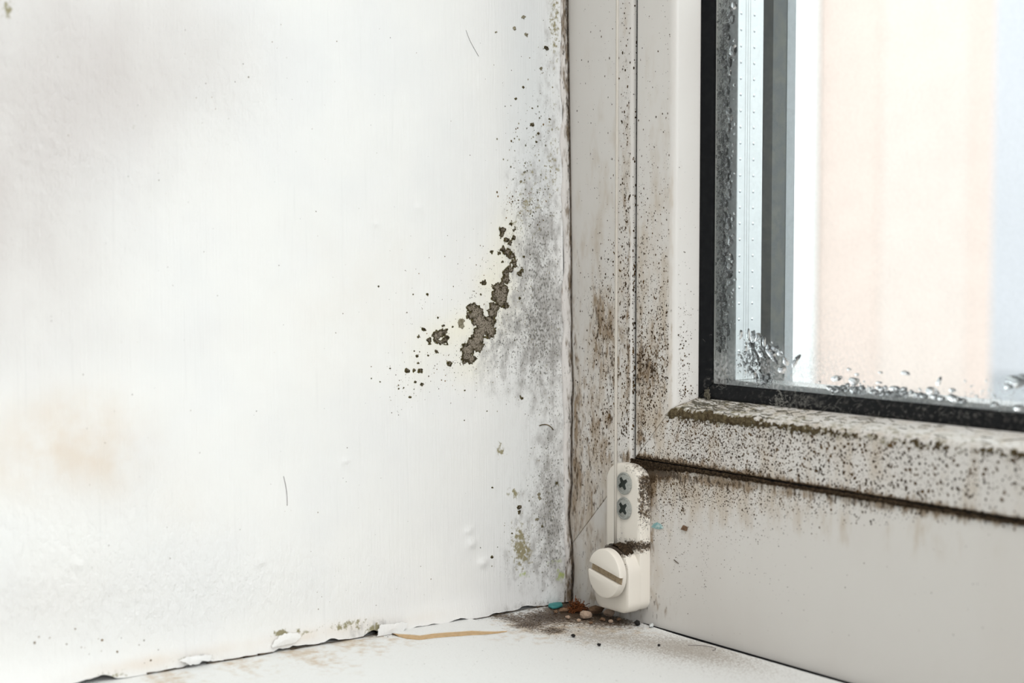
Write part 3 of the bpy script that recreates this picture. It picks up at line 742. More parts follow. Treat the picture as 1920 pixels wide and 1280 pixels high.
for i, p in enumerate(pcs):
    if i == 0:
        props(mesh_np('mould_colony', p[0], p[1], MOULD.m, attrs=dict(inner=p[2])), main_names[0], 'mould')
    else: add_tiny(p)
pcs = sorted(colony_objects(RINGC, 140), key=lambda p: -p[3])
props(mesh_np('mould_colony', pcs[0][0], pcs[0][1], MOULD.m, attrs=dict(inner=pcs[0][2])), 'small flower-shaped mould colony with pale centre, left of the large colony', 'mould')
for p in pcs[1:]: add_tiny(p)
for i, (cs_, lb, faint) in enumerate(SPOTS):
    ps = sorted(colony_objects(cs_, 200 + i, warp=0.0004, ragged=0.5), key=lambda p: -p[3])
    props(mesh_np('mould_spot', ps[0][0], ps[0][1], (MOULD_F if faint else MOULD).m, attrs=dict(inner=ps[0][2])), lb, 'mould', 'mould spots on the white wall')
    for p in ps[1:]: add_tiny(p)
for i, c in enumerate(SMALL):
    for p in colony_objects([c], 300 + i, warp=0.00018, ragged=0.3, h=0.00009): add_tiny(p)
if tiny[3]:
    props(mesh_np('mould_fragments', np.vstack(tiny[0]), np.vstack(tiny[1]), MOULD.m, wall_left, attrs=dict(inner=np.concatenate(tiny[2]))), kind='stuff')

# ------------------------------------------------------------------ fine specks: tiny raised flecks on each face
def specks(name, items, mat, parent, surf, ok=None, lift=0.00003, tall=1.25, window=False, dens=1.35, size=0.78):
    """items: ('g',x,y,sx,sy,n,r0,r1) or ('u',x0,y0,x1,y1,n,r0,r1) in image units; surf(x,y) -> point, normal, mm-per-unit"""
    Vv = []; Ff_ = []
    for it in items:
        for _ in range(int(it[5] * dens)):
            if it[0] == 'g': x = random.gauss(it[1], it[3]); y = random.gauss(it[2], it[4])
            else: x = random.uniform(it[1], it[3]); y = random.uniform(it[2], it[4])
            r = it[6] + (it[7] - it[6]) * random.random() ** 3.2
            res = surf(x, y)
            if res is None: continue
            P, Nn, U_, V_, k_ = res
            if ok and not ok(P): continue
            b = len(Vv); n = 6 if r < 2 else 9
            ph = random.random() * 6.28; el = random.uniform(0.9, tall); ro = r * k_ * size
            Vv.append(P + Nn * (lift * 2 + ro * 0.10))
            for kk in range(n):
                t = ph + 2 * math.pi * kk / n; rr = ro * random.uniform(0.78, 1.12)
                Vv.append(P + Nn * lift + U_ * (rr * math.cos(t)) + V_ * (rr * el * math.sin(t)))
            for kk in range(n): Ff_.append((b, b + 1 + kk, b + 1 + (kk + 1) % n))
    o = props(mesh_np(name, np.array(Vv), np.array(Ff_), mat, parent), kind='stuff')
    if window:
        o.parent = parent; o.matrix_parent_inverse = Matrix.Translation((-XI, 0, -ZI))
    return o
ex, ey, ez = np.eye(3)
def s_wall(x, y):
    P = onX(x, y)
    if P[1] > -0.0026 or P[2] < 0.0004: return None
    k_ = 0.000143; P = P.copy(); P[0] = float(wall_x(P[1], P[2]))
    return P, ex, -ey, ez, k_
def s_front(Y):
    def f(x, y): return onY(x, y, Y), -ey, ex * 1.0, ez, 0.000143
    return f
def s_sill(x, y):
    return onZ(x, y), ez, ex, ey, 0.000145
random.seed(21)
specks('mould_specks', [('g', 1010, 330, 26, 70, 240, .5, 2.6), ('g', 1020, 470, 24, 60, 200, .5, 2.0), ('g', 1000, 620, 45, 60, 420, .4, 1.7), ('g', 960, 600, 40, 60, 200, .4, 1.6), ('g', 1030, 760, 22, 60, 160, .5, 1.8), ('g', 960, 690, 60, 30, 130, .4, 1.4),
    ('g', 1030, 930, 20, 70, 230, .5, 2.2), ('g', 1000, 1030, 30, 40, 120, .5, 1.8), ('g', 1030, 180, 20, 80, 70, .5, 2.2), ('g', 900, 680, 60, 40, 70, .4, 1.3)], SPECK_G.m, wall_left, s_wall)
random.seed(22)
specks('mould_specks', [('g', 860, 600, 70, 70, 90, .5, 1.6), ('g', 930, 520, 40, 60, 60, .5, 1.8), ('g', 790, 690, 40, 30, 40, .5, 2.0), ('g', 770, 740, 30, 20, 24, .5, 1.8), ('u', 100, 40, 1000, 1120, 110, .5, 1.5), ('u', 360, 60, 640, 240, 14, .6, 1.9), ('g', 900, 700, 60, 20, 30, .5, 1.5),
    ('g', 1000, 300, 30, 80, 50, .6, 2.8), ('g', 985, 385, 20, 16, 70, .5, 2.4), ('g', 872, 668, 16, 14, 50, .5, 1.8), ('g', 905, 560, 16, 60, 40, .5, 1.6), ('g', 640, 1110, 200, 40, 20, .5, 1.4), ('g', 180, 1215, 80, 18, 14, 1, 3.0)], SPECK_W.m, wall_left, s_wall)
random.seed(23)
post_ok = lambda P: P[0] < XI - 0.0022 and P[0] > 0.0008 and P[2] > ZI - (XI - P[0]) + 0.0003
specks('mould_specks', [('u', 1080, 0, 1183, 480, 130, .5, 1.9), ('g', 1172, 300, 7, 200, 240, .5, 2.6), ('g', 1178, 560, 8, 140, 420, .5, 2.4), ('g', 1135, 620, 20, 70, 330, .5, 2.2), ('g', 1120, 760, 26, 80, 260, .5, 2.2), ('g', 1180, 760, 8, 60, 280, .6, 2.8), ('g', 1150, 560, 20, 110, 200, .5, 2.2),
    ('g', 1140, 830, 24, 40, 220, .5, 2.2), ('g', 1100, 900, 20, 50, 70, .5, 1.8), ('u', 1085, 480, 1180, 860, 160, .5, 1.6), ('g', 1150, 720, 8, 40, 60, .8, 3.0), ('g', 1140, 780, 5, 10, 20, 1, 3.4)], SPECK.m, win, s_front(0.0), post_ok, window=True, tall=2.0)
random.seed(231)
def s_bevel(x, y):
    r = ray(x, y); A = np.array([XI - 0.0016, 0.00015, 0]); B = np.array([XI - 0.00035, 0.0014, 0]); t_ = (B - A) / np.linalg.norm(B - A); n_ = np.array([t_[1], -t_[0], 0.0])
    P = CAM + r * (((A - CAM) @ n_) / (r @ n_))
    if not (0.0001 < (P - A) @ t_ < 0.0016) or P[2] < ZI + 0.0005: return None
    return P, n_, t_, ez, 0.000143
specks('mould_specks', [('u', 1180, 0, 1194, 400, 90, .5, 2.2), ('u', 1180, 380, 1194, 860, 280, .5, 2.2), ('g', 1187, 520, 4, 30, 40, .7, 2.6), ('g', 1187, 700, 4, 60, 140, .5, 2.3)], SPECK.m, win, s_bevel, None, window=True, tall=2.2)
random.seed(24)
bl_ok = lambda P: XI + 0.0009 < P[0] < XI + 0.0131 and P[2] > ZI + (P[0] - XI) + 0.0003
specks('mould_specks', [('u', 1200, 0, 1268, 420, 70, .5, 1.6), ('g', 1256, 280, 9, 160, 70, .6, 2.0), ('g', 1235, 530, 26, 110, 520, .5, 2.1), ('g', 1230, 640, 26, 70, 620, .5, 2.2), ('g', 1260, 640, 8, 60, 240, .6, 2.6), ('g', 1220, 690, 16, 36, 260, .6, 2.8), ('g', 1235, 740, 26, 40, 380, .5, 2.0),
    ('g', 1204, 700, 6, 100, 260, .5, 2.2), ('g', 1205, 450, 6, 100, 90, .5, 2.0), ('g', 1215, 810, 14, 26, 160, .5, 2.2), ('g', 1222, 330, 4, 90, 40, .5, 1.3)], SPECK.m, win, s_front(YB), bl_ok, window=True, tall=1.7)
random.seed(241)
# on the sloping, window-lit side of the upright bead
def s_slope(x, y):
    r = ray(x, y)
    A = np.array([XI + 0.01489, 0.00101 + 0.0, 0]); B = np.array([XI + 0.0169, 0.0070, 0]); t_ = (B - A) / np.linalg.norm(B - A); n_ = np.array([t_[1], -t_[0], 0.0])
    s_ = ((A - CAM) @ n_) / (r @ n_); P = CAM + r * s_
    if not (0.0002 < (P - A) @ t_ < 0.0060) or P[2] < ZI + P[0] - XI + 0.0003: return None
    return P, n_, t_, ez, 0.000143
specks('mould_specks', [('g', 1275, 620, 12, 90, 160, .4, 1.4), ('g', 1275, 700, 10, 40, 120, .5, 2.2), ('u', 1270, 300, 1312, 740, 30, .4, 1.2), ('g', 1284, 735, 10, 8, 50, .5, 2.4)], SPECK.m, win, s_slope, None, window=True)
random.seed(25)
br_ok = lambda P: P[2] < ZI + 0.0131 and P[2] > ZI + 0.0006 and P[0] > XI + (P[2] - ZI) + 0.0003
specks('mould_specks', [('g', 1300, 815, 50, 30, 1150, .5, 2.0), ('g', 1380, 830, 60, 28, 1100, .5, 2.2), ('g', 1500, 860, 80, 30, 620, .6, 2.8), ('g', 1650, 880, 110, 32, 430, .8, 3.4), ('g', 1800, 900, 100, 34, 230, 1., 3.8), ('u', 1240, 770, 1920, 960, 420, .6, 2.4),
    ('g', 1280, 860, 50, 10, 420, .5, 2.0), ('g', 1400, 885, 60, 10, 320, .6, 2.2), ('g', 1560, 915, 90, 10, 220, .8, 2.8), ('g', 1330, 790, 50, 8, 320, .6, 2.6), ('g', 1480, 812, 70, 8, 260, .7, 3.0), ('g', 1680, 840, 120, 10, 220, .9, 3.6), ('g', 1910, 860, 14, 30, 50, 1, 4)], SPECK.m, win, s_front(YB), br_ok, window=True, tall=1.2)
random.seed(26)
rl_ok = lambda P: P[2] < ZI - 0.0009 and P[2] > 0.0015 and P[0] > XI + (P[2] - ZI) + 0.0003 and not (0.0186 < P[0] < 0.0326 and P[2] > 0.002)
specks('mould_specks', [('g', 1265, 905, 36, 22, 900, .5, 1.9), ('g', 1340, 915, 50, 22, 700, .5, 1.9), ('g', 1420, 930, 60, 20, 420, .5, 2.0), ('g', 1540, 945, 80, 14, 200, .6, 2.2), ('g', 1700, 965, 110, 12, 130, .8, 2.8), ('g', 1240, 950, 18, 40, 240, .5, 1.8), ('g', 1300, 980, 60, 50, 230, .4, 1.4),
    ('u', 1225, 960, 1500, 1130, 120, .4, 1.3), ('u', 1230, 960, 1900, 1200, 70, .4, 1.4), ('g', 1322, 1060, 4, 50, 60, .4, 1.2), ('g', 1281, 955, 3, 4, 16, .8, 2.6), ('g', 1100, 1040, 20, 40, 30, .5, 1.4), ('g', 1440, 985, 40, 30, 80, .4, 1.5), ('g', 1280, 1030, 5, 40, 30, .4, 1.2)], SPECK.m, win, s_front(0.0), rl_ok, window=True)
random.seed(27)
sill_ok = lambda P: P[0] > 0.0012 and P[1] < -0.0011
specks('dirt_specks', [('g', 1080, 1152, 46, 12, 700, .5, 2.4), ('g', 1150, 1165, 40, 8, 260, .5, 2.0), ('g', 1010, 1165, 50, 10, 300, .5, 1.6), ('g', 1040, 1183, 14, 4, 90, .6, 2.0), ('g', 985, 1173, 20, 4, 60, .6, 1.8), ('u', 760, 1190, 1500, 1278, 160, .4, 1.3), ('g', 1200, 1200, 90, 14, 260, .4, 1.1), ('g', 700, 1188, 20, 3, 60, .5, 1.8), ('g', 930, 1158, 70, 3, 120, .5, 1.6)],
       SPECK.m, sill, s_sill, sill_ok)

# ------------------------------------------------------------------ crusts of grime in the groove under the bottom bead
def crust(name, U, V, dens, place, mat, seed, label=None, thick=0.0004, parent=None):
    n = fbm(U * 1500, V * 1500, seed, 4)
    f = dens - (1 - n) * 0.9
    cell = (f[:-1, :-1] > 0) & (f[1:, :-1] > 0) & (f[:-1, 1:] > 0) & (f[1:, 1:] > 0)
    a, b = np.argwhere(cell).T; nv = U.shape[1]
    q = np.stack([a * nv + b, (a + 1) * nv + b, (a + 1) * nv + b + 1, a * nv + b + 1], -1)
    ids, inv = np.unique(q.ravel(), return_inverse=True)
    hgt = thick * np.clip(f * 2.2, 0, 1) * (0.3 + 1.2 * fbm(U * 4000, V * 4000, seed + 3, 2)) + 0.00003
    P = place(U, V, hgt).reshape(-1, 3)[ids]
    return mesh_np(name, P, inv.reshape(-1, 4), mat, parent)
Ug, Vg = np.meshgrid(np.arange(XI - 0.001, 0.155, 0.00016), np.arange(ZI - 0.0045, ZI + 0.0003, 0.00016), indexing='ij')
t_ = Ug - XI; dz_ = np.abs(ZI - 0.0004 - Vg)
wid = (0.0006 + 0.0024 * np.exp(-t_ / 0.006) + 0.0006 * np.exp(-t_ / 0.03)) * (0.6 + 0.9 * fbm(Ug * 160, Ug * 0, 305, 3))
dg = 1.12 * np.exp(-(dz_ / wid) ** 2) * (0.74 + 0.3 * np.exp(-t_ / 0.04))
g1 = crust('groove_grime', Ug, Vg, dg, lambda U, V, h: np.stack([U, -h, V], -1), GRIME.m, 301, thick=0.0007)
wchild(props(g1, kind='stuff'))
Ug, Vg = np.meshgrid(np.arange(XI + 0.0005, 0.155, 0.00016), np.arange(ZI + 0.0004, ZI + 0.0040, 0.00016), indexing='ij')
t_ = Ug - XI; dz_ = Vg - ZI
dg = np.exp(-(dz_ / (0.0007 + 0.0009 * np.exp(-t_ / 0.03))) ** 2) * (0.62 + 0.3 * np.exp(-t_ / 0.04))
g2 = crust('bead_grime', Ug, Vg, dg * (Vg < ZI + (Ug - XI) - 0.0001), lambda U, V, h: np.stack([U, YB - h * 0.6, V], -1), GRIME.m, 311, thick=0.0003)
wchild(props(g2, kind='stuff'))
# mossy crust on the upper edge of the bottom bead
MOSS = plain('mossy_mould', srgb(72, 60, 43), 0.95, 0.2, 900, 0.1, bump=0.0003, var_col=srgb(108, 97, 74))
Ug, Vg = np.meshgrid(np.arange(XI + 0.0135, 0.155, 0.00016), np.arange(0.0112, 0.0151, 0.00016), indexing='ij')
t_ = Ug - XI - 0.0135
dg = np.exp(-((Vg - 0.0131) / 0.0014) ** 2) * (0.36 + 0.50 * np.exp(-t_ / 0.055)) * (0.1 + 1.7 * fbm(Ug * 130, Vg * 200, 333, 3)) + 0.12 * np.exp(-t_ / 0.03)
def bead_surf(U, V, h):
    w = V; y = np.interp(w, [p[0] for p in bead_prof[3:-2]], [p[1] for p in bead_prof[3:-2]])
    return np.stack([U, y - h, ZI + w + h * sstep(0.0128, 0.0145, w)], -1)
g3 = crust('mossy_mould', Ug, Vg, dg * (Ug > XI + Vg + 0.0002), bead_surf, MOSS.m, 321, thick=0.00035)
wchild(props(g3, kind='stuff'))

# ------------------------------------------------------------------ cord tensioner
BX, BZ = 0.02555, 0.0134
HW = 0.00685
ten = props(empty('cord_tensioner', (BX, 0, BZ)), 'cream plastic cord tensioner with slotted knob screwed to the window frame', 'bracket')
def rloop(x0, x1, z0, z1, rt, rb, n=8):
    L = []
    for (cx_, cz_, a0, r) in ((x1 - rb, z0 + rb, -90, rb), (x1 - rt, z1 - rt, 0, rt), (x0 + rt, z1 - rt, 90, rt), (x0 + rb, z0 + rb, 180, rb)):
        for i in range(n + 1):
            a = math.radians(a0 + 90 * i / n); L.append((cx_ + r * math.cos(a), cz_ + r * math.sin(a)))
    return L
def brk_part(mb_, name, mat, parent=ten, grime=None, subdiv=0):
    o = mb_.build(name, mat, parent, smooth=True)
    o.data.set_sharp_from_angle(angle=math.radians(38))
    return o
def layered(loop, ys, ins, name, mat, grime_fn=None, parent=ten):
    """prism along -y with resampled outline and rings on the cap so that attributes vary over it"""
    n = len(loop); cx_ = 0.5 * (min(p[0] for p in loop) + max(p[0] for p in loop)); cz_ = 0.5 * (min(p[1] for p in loop) + max(p[1] for p in loop))
    V = []; Fq = []
    for y, i_ in zip(ys, ins):
        for j, (x, z) in enumerate(loop):
            xp, zp = loop[j - 1]; xn, zn = loop[(j + 1) % n]
            tx, tz = xn - xp, zn - zp; l = math.hypot(tx, tz) or 1
            V.append((x - i_ * tz / l, y, z + i_ * tx / l))
    m = len(ys)
    for i in range(m - 1):
        for j in range(n): Fq.append((i * n + j, (i + 1) * n + j, (i + 1) * n + (j + 1) % n, i * n + (j + 1) % n))
    last = [V[(m - 1) * n + j] for j in range(n)]; prev = (m - 1) * n
    for s_ in (0.9, 0.75, 0.55, 0.3):
        b = len(V)
        for (x, y, z) in last: V.append((cx_ + (x - cx_) * s_, y, cz_ + (z - cz_) * s_))
        for j in range(n): Fq.append((prev + j, b + j, b + (j + 1) % n, prev + (j + 1) % n))
        prev = b
    b = len(V); V.append((cx_, last[0][1], cz_))
    for j in range(n): Fq.append((prev + j, b, prev + (j + 1) % n))
    Fq.append(tuple(range(n)))
    V = np.array(V)
    at = dict(grime=grime_fn(V)) if grime_fn else None
    o = mesh_np(name, V - np.array([BX, 0, BZ]), Fq, mat, parent, True, at)
    o.data.set_sharp_from_angle(angle=math.radians(40))
    return o
def dense(loop, step):
    out = []
    for i, a in enumerate(loop):
        b = loop[(i + 1) % len(loop)]; d = math.hypot(b[0] - a[0], b[1] - a[1])
        if d < 1e-7: continue
        m = max(1, int(d / step))
        for k_ in range(m): out.append((a[0] + (b[0] - a[0]) * k_ / m, a[1] + (b[1] - a[1]) * k_ / m))
    return out
PT = 0.0036
plate_loop = dense(rloop(BX - HW, BX + HW, 0.0036, 0.0412, 0.0052, 0.0028), 0.0007)
def plate_g(V):
    side = sstep(BX + HW - 0.0012, BX + HW - 0.0002, V[:, 0]) * sstep(0.022, 0.030, V[:, 2])
    topp = sstep(0.0375, 0.0408, V[:, 2]) * sstep(BX - 0.002, BX + 0.006, V[:, 0]) * 0.7
    knobtop = np.exp(-((V[:, 2] - 0.0205) / 0.0014) ** 2) * 0.85 * sstep(BX - 0.006, BX + 0.003, V[:, 0])
    return np.clip(side * (0.55 + 0.25 * sstep(0.032, 0.040, V[:, 2])) + topp * 0.6 + knobtop, 0, 1)
layered(plate_loop, [-0.00005, -PT + 0.0008, -PT + 0.00025, -PT], [0, 0, 0.0002, 0.0007], 'plate', CREAM.m, plate_g)
# thick boss round the knob, square at the bottom
L = []
for i in range(25):
    a = math.radians(0 + 180 * i / 24); L.append((BX + HW * math.cos(a), BZ + HW * math.sin(a)))
for (cx_, cz_, a0) in ((BX - HW + 0.0030, 0.0033 + 0.0030, 180), (BX + HW - 0.0030, 0.0033 + 0.0030, 270)):
    for i in range(9):
        a = math.radians(a0 + 90 * i / 8); L.append((cx_ + 0.003 * math.cos(a), cz_ + 0.003 * math.sin(a)))
boss_loop = dense(L, 0.0007)
PB = 0.0073
def boss_g(V):
    return np.clip(0.95 * sstep(BZ + 0.0040, BZ + 0.0066, V[:, 2]) + 0.25 * (V[:, 1] < -PB + 0.0004) * sstep(BZ, BZ + 0.004, V[:, 2]), 0, 1)
layered(boss_loop, [-PT + 0.0005, -PB + 0.0007, -PB + 0.0002, -PB], [0, 0, 0.0002, 0.0006], 'boss', CREAM.m, boss_g)
# slotted knob: neck, two half-moons and the slot floor, tilted
KR, KY0, KY1 = 0.0064, -PB - 0.0002, -PB - 0.0030
KCX, KCZ = BX + 0.0004, BZ + 0.0000
sa = math.radians(-11)
knob = empty('knob', (0.0004, 0, 0)); knob.parent = ten
def to_local(mbx):
    mbx.v = [(v[0] - KCX, v[1], v[2] - KCZ) for v in mbx.v]; return mbx
def half_moon(sign):
    g_ = 0.0010; n = 28; a0 = math.asin(g_ / KR); lp = []
    for i in range(n + 1):
        a = a0 + (math.pi - 2 * a0) * i / n
        lp.append((KR * math.cos(a), sign * KR * math.sin(a)))
    if sign < 0: lp = lp[::-1]
    lp = [(KCX + x * math.cos(sa) - z * math.sin(sa), KCZ + x * math.sin(sa) + z * math.cos(sa)) for x, z in lp]
    m_ = MB(); m_.prism_y(lp[::-1], [KY1 + 0.0013, KY1 + 0.0005, KY1 + 0.00012, KY1], [0, 0, 0.0002, 0.0007])
    return m_
for sg in (1, -1):
    o = to_local(half_moon(sg)).build('knob_face', CREAM.m, knob, True); o.data.set_sharp_from_angle(angle=math.radians(40))
m_ = MB(); cl = [(KCX + KR * math.cos(2 * math.pi * i / 48), KCZ + KR * math.sin(2 * math.pi * i / 48)) for i in range(48)]
m_.prism_y(cl[::-1], [KY0 - 0.0001, KY0 - 0.0005, KY1 + 0.00131, KY1 + 0.0013], [0.0005, 0.0, 0.0, 0.0001])
o = to_local(m_).build('knob_rim', CREAM.m, knob, True); o.data.set_sharp_from_angle(angle=math.radians(40))
m_ = MB(); g_ = 0.00097; hl = math.sqrt(KR ** 2 - g_ ** 2) - 0.0003
lp = [(KCX + x * math.cos(sa) - z * math.sin(sa), KCZ + x * math.sin(sa) + z * math.cos(sa)) for x, z in ((-hl, -g_), (hl, -g_), (hl, g_), (-hl, g_))]
m_.prism_y(lp[::-1], [KY1 + 0.0013, KY1 + 0.00115])
to_local(m_).build('slot_floor', SLOT.m, knob)
# fuzzy grime over the top of the boss
Ag, Yg_ = np.meshgrid(np.arange(math.radians(25), math.radians(160), 0.02), np.arange(-PB + 0.0003, -PT, 0.00015), indexing='ij')
Rb = HW
dg = 0.95 * np.exp(-((Ag - math.radians(80)) / math.radians(42)) ** 2) * np.ones_like(Yg_)
o = crust('knob_grime', Ag * Rb, Yg_, dg, lambda U, V, h: np.stack([(Rb + h) * np.cos(U / Rb), V, (Rb + h) * np.sin(U / Rb)], -1), GRIME.m, 341, thick=0.0004, parent=ten)
props(o, kind='stuff')
# two cross-head screws
def screw(cz_):
    sc = empty('screw', (0.0008, -PT, cz_ - BZ)); sc.parent = ten
    n = 32; V = []; Fq = []
    rings = [(0.0029, 0.0), (0.00288, -0.00035), (0.0026, -0.00048), (0.00245, -0.00036), (0.0022, -0.00042), (0.0014, -0.00058)]
    for (r, y) in rings:
        for i in range(n): V.append((r * math.cos(2 * math.pi * i / n), y, r * math.sin(2 * math.pi * i / n)))
    for i in range(len(rings) - 1):
        for j in range(n): Fq.append((i * n + j, (i + 1) * n + j, (i + 1) * n + (j + 1) % n, i * n + (j + 1) % n))
    Fq.append(tuple((len(rings) - 1) * n + j for j in range(n))[::-1]); Fq.append(tuple(range(n)))
    h_ = mesh_np('screw_head', V, Fq, ZINC.m, sc, True); h_.data.set_sharp_from_angle(angle=math.radians(35))
    m_ = MB(); a = random.uniform(0.5, 0.9)
    cr = []
    for k_ in range(4):
        for (u, w) in ((0.0017, -0.00034), (0.0017, 0.00034), (0.0006, 0.0006)):
            t = a + k_ * math.pi / 2; cr.append((u * math.cos(t) - w * math.sin(t), u * math.sin(t) + w * math.cos(t)))
    m_.prism_y(cr[::-1], [-0.0005, -0.00064, -0.00065])
    m_.build('cross_recess', RECESS.m, sc)
screw(0.0362); screw(0.0297)
# the clear guide wire that the tensioner holds
wx, wy = 0.02462, -0.0052
mb = MB(); mb.tube([(0, 0, z - 0.0195) for z in (0.0195, 0.05, 0.1, 0.2, 0.6, 1.19)], 0.00040, 10)
o = mb.build('guide_wire', NYLON.m, smooth=True); o.location = (wx, wy, 0.0195)
props(o, 'thin clear nylon blind wire stretched up from the tensioner', 'wire')

# ------------------------------------------------------------------ paint layers, flakes and debris on the sill
curve = [(480 + c[0] / 3, 1080 + c[1] / 3) for c in ((770, 326), (800, 340), (850, 352), (920, 358), (1000, 347), (1080, 340), (1150, 336), (1210, 331), (1280, 328), (1350, 322), (1410, 312))]
def layer(name, off, z0, z1, mat):
    fr = [onZ(x, y + off * min(1.0, i / 2.0, (10 - i) / 3.0)) for i, (x, y) in enumerate(curve)]
    fine = []
    for a, b in zip(fr[:-1], fr[1:]):
        for i in range(6): fine.append(a + (b - a) * i / 6)
    fine.append(fr[-1])
    V = []; n = len(fine)
    for i, p in enumerate(fine):
        jit = 0.00012 * (random.random() - 0.5)
        V.append((max(p[0] + jit, 0.0006), p[1] + jit, z1)); V.append((0.0003, p[1], z1)); V.append((max(p[0] + jit, 0.0006), p[1] + jit, z0)); V.append((0.0003, p[1], z0))
    Fq = []
    for i in range(n - 1):
        a, b = 4 * i, 4 * i + 4
        Fq += [(a, b, b + 1, a + 1), (a + 2, b + 2, b, a), (a + 1, b + 1, b + 3, a + 3), (a + 3, b + 3, b + 2, a + 2)]
    Fq += [(0, 1, 3, 2), (4 * n - 4, 4 * n - 2, 4 * n - 1, 4 * n - 3)]
    return mesh_np(name, V, Fq, mat, sill, smooth=False)
layer('old_paint_layer', 0, 0.0, 0.00022, OCHRE.m)
layer('top_paint_layer', -6.5, 0.00022, 0.00040, SILL.m)
def flake(name, pts, base_out, tip_out, mat, parent, seed):
    """curled paint chip on the wall: outline in image units, lifted toward its far end"""
    rj = random.Random(seed); fine = []
    for (xa_, ya_), (xb_, yb_) in zip(pts, pts[1:] + pts[:1]):
        for i in range(4):
            t = i / 4; fine.append((xa_ + (xb_ - xa_) * t + rj.uniform(-1.3, 1.3), ya_ + (yb_ - ya_) * t + rj.uniform(-1.1, 1.1)))
    P = [onX(x, y) for x, y in fine]; ys_ = [p[1] for p in P]; y0, y1 = min(ys_), max(ys_)
    V = []; n = len(P)
    for t_ in (0.0, 0.00022):
        for p in P:
            k_ = (p[1] - y0) / (y1 - y0); V.append((float(wall_x(p[1], p[2])) + base_out + (tip_out - base_out) * k_ ** 2 + t_, p[1], max(p[2], 0.0001)))
    c = np.mean(np.array(V[n:]), 0) + np.array([0.0003, 0, 0])
    V.append(tuple(c))
    Fq = [(n + i, n + (i + 1) % n, 2 * n) for i in range(n)] + [(i, (i + 1) % n, n + (i + 1) % n, n + i) for i in range(n)] + [tuple(range(n))]
    return mesh_np(name, V, Fq, mat, parent, smooth=False)
flake('paint_flake', [(700, 1190), (702, 1178), (706, 1169), (715, 1168), (735, 1167), (748, 1163), (758, 1166), (752, 1178), (745, 1186), (724, 1189)], 0.0013, 0.0006, WALL.m, wall_left, 1)
flake('paint_flake', [(505, 1211), (510, 1201), (518, 1194), (527, 1189), (536, 1186), (556, 1184), (562, 1192), (550, 1202), (525, 1209)], 0.0004, 0.0001, WALL.m, wall_left, 2)
flake('paint_flake', [(330, 1235), (345, 1229), (370, 1226), (392, 1226), (388, 1236), (374, 1236), (368, 1240), (350, 1243)], 0.0009, 0.0004, WALL.m, wall_left, 3)
mb = MB(); yy = -0.142
while yy < -0.004:
    seg = random.uniform(0.002, 0.006)
    if fbm(np.array([yy * 300]), np.array([1.5]), 91, 3)[0] > 0.40 or yy > -0.04:
        pts = []
        for k_ in range(6):
            y_ = yy + seg * k_ / 5; pts.append((float(wall_x(y_, 0.0004)) + 0.0001, y_, 0.00012 + 0.00022 * float(fbm(np.array([y_ * 700]), np.array([3.5]), 93, 3)[0])))
        mb.tube(pts, 0.00005 + 0.00022 * random.random() ** 2, 5, 0.00008)
    yy += seg
mb.build('crack_shade_dirt', plain('dark_crack_dirt', srgb(58, 48, 38), 0.95, 0.2, 700, 0.1, var_col=srgb(110, 94, 76)).m, wall_left, True)['kind'] = 'stuff'
def rock(name, px, py, r, mat, label, cat, seed, group=None, sq=(1, 1, 0.75), z=0.0):
    import bmesh
    bm = bmesh.new(); bmesh.ops.create_icosphere(bm, subdivisions=2, radius=1.0)
    rs = np.random.default_rng(seed); off = rs.uniform(-50, 50, 3)
    for v in bm.verts:
        c = v.co; d = 0.5 + 1.0 * float(fbm(np.array([c.x * 1.9 + off[0] + c.z * 0.9]), np.array([c.y * 1.9 + off[1] - c.z * 1.2]), seed, 3)[0])
        v.co = Vector((c.x * sq[0], c.y * sq[1], c.z * sq[2])) * d * r
    zmin = min(v.co.z for v in bm.verts)
    for v in bm.verts: v.co.z -= zmin
    me = bpy.data.meshes.new(name); bm.to_mesh(me); bm.free()
    o = bpy.data.objects.new(name, me); COL.objects.link(o); me.materials.append(mat)
    p = onZ(px, py, z); o.location = (p[0], p[1], z); o.rotation_euler = (0, 0, seed * 1.3)
    return props(o, label, cat, group)
rock('plaster_crumb', 1099, 1160, 0.0017, STONE.m, 'largest pinkish plaster crumb on the sill below the knob', 'crumb', 3)
rock('plaster_crumb', 1120, 1151, 0.0018, STONE2.m, 'brown crumb behind the largest crumb, under the tensioner', 'crumb', 8, sq=(1.2, .8, .6))
rock('plaster_crumb', 1142, 1155, 0.0013, STONE.m, 'ochre crumb right of the brown crumb, under the tensioner', 'crumb', 5, sq=(1.3, .9, .7))
rock('plaster_crumb', 1057, 1147, 0.0011, STONE2.m, 'flat tan crumb in front of the teal flake', 'crumb', 6, sq=(1.5, .8, .5))
rock('dark_crumb', 1195, 1173, 0.0009, BLACKC.m, 'dark grey crumb at the foot of the frame right of the tensioner', 'crumb', 7)
rock('white_chip', 1221, 1175, 0.0008, WHITEC.m, 'tiny white chip lying in the gap below the frame', 'chip', 9, sq=(1.8, .7, .5))
rock('dark_crumb', 1075, 1194, 0.0006, BLACKC.m, 'black speck on the sill in front of the crumbs', 'crumb', 12, sq=(1.2, .8, .6))
rock('dark_crumb', 1123, 1211, 0.00045, BLACKC.m, 'black speck farther forward on the open sill', 'crumb', 13)
rock('dark_crumb', 1235, 1211, 0.00035, BLACKC.m, 'tiny black speck on the sill beside the curved hair', 'crumb', 14)
rock('dark_crumb', 926, 1138, 0.0004, BLACKC.m, 'tiny dark speck at the wall foot left of the corner', 'crumb', 15)
GRIT = ((1160, 1164, .0006), (1085, 1166, .0006), (1130, 1164, .0007), (1065, 1160, .0006), (1108, 1170, .0005), (1145, 1168, .0006), (1042, 1150, .0006))
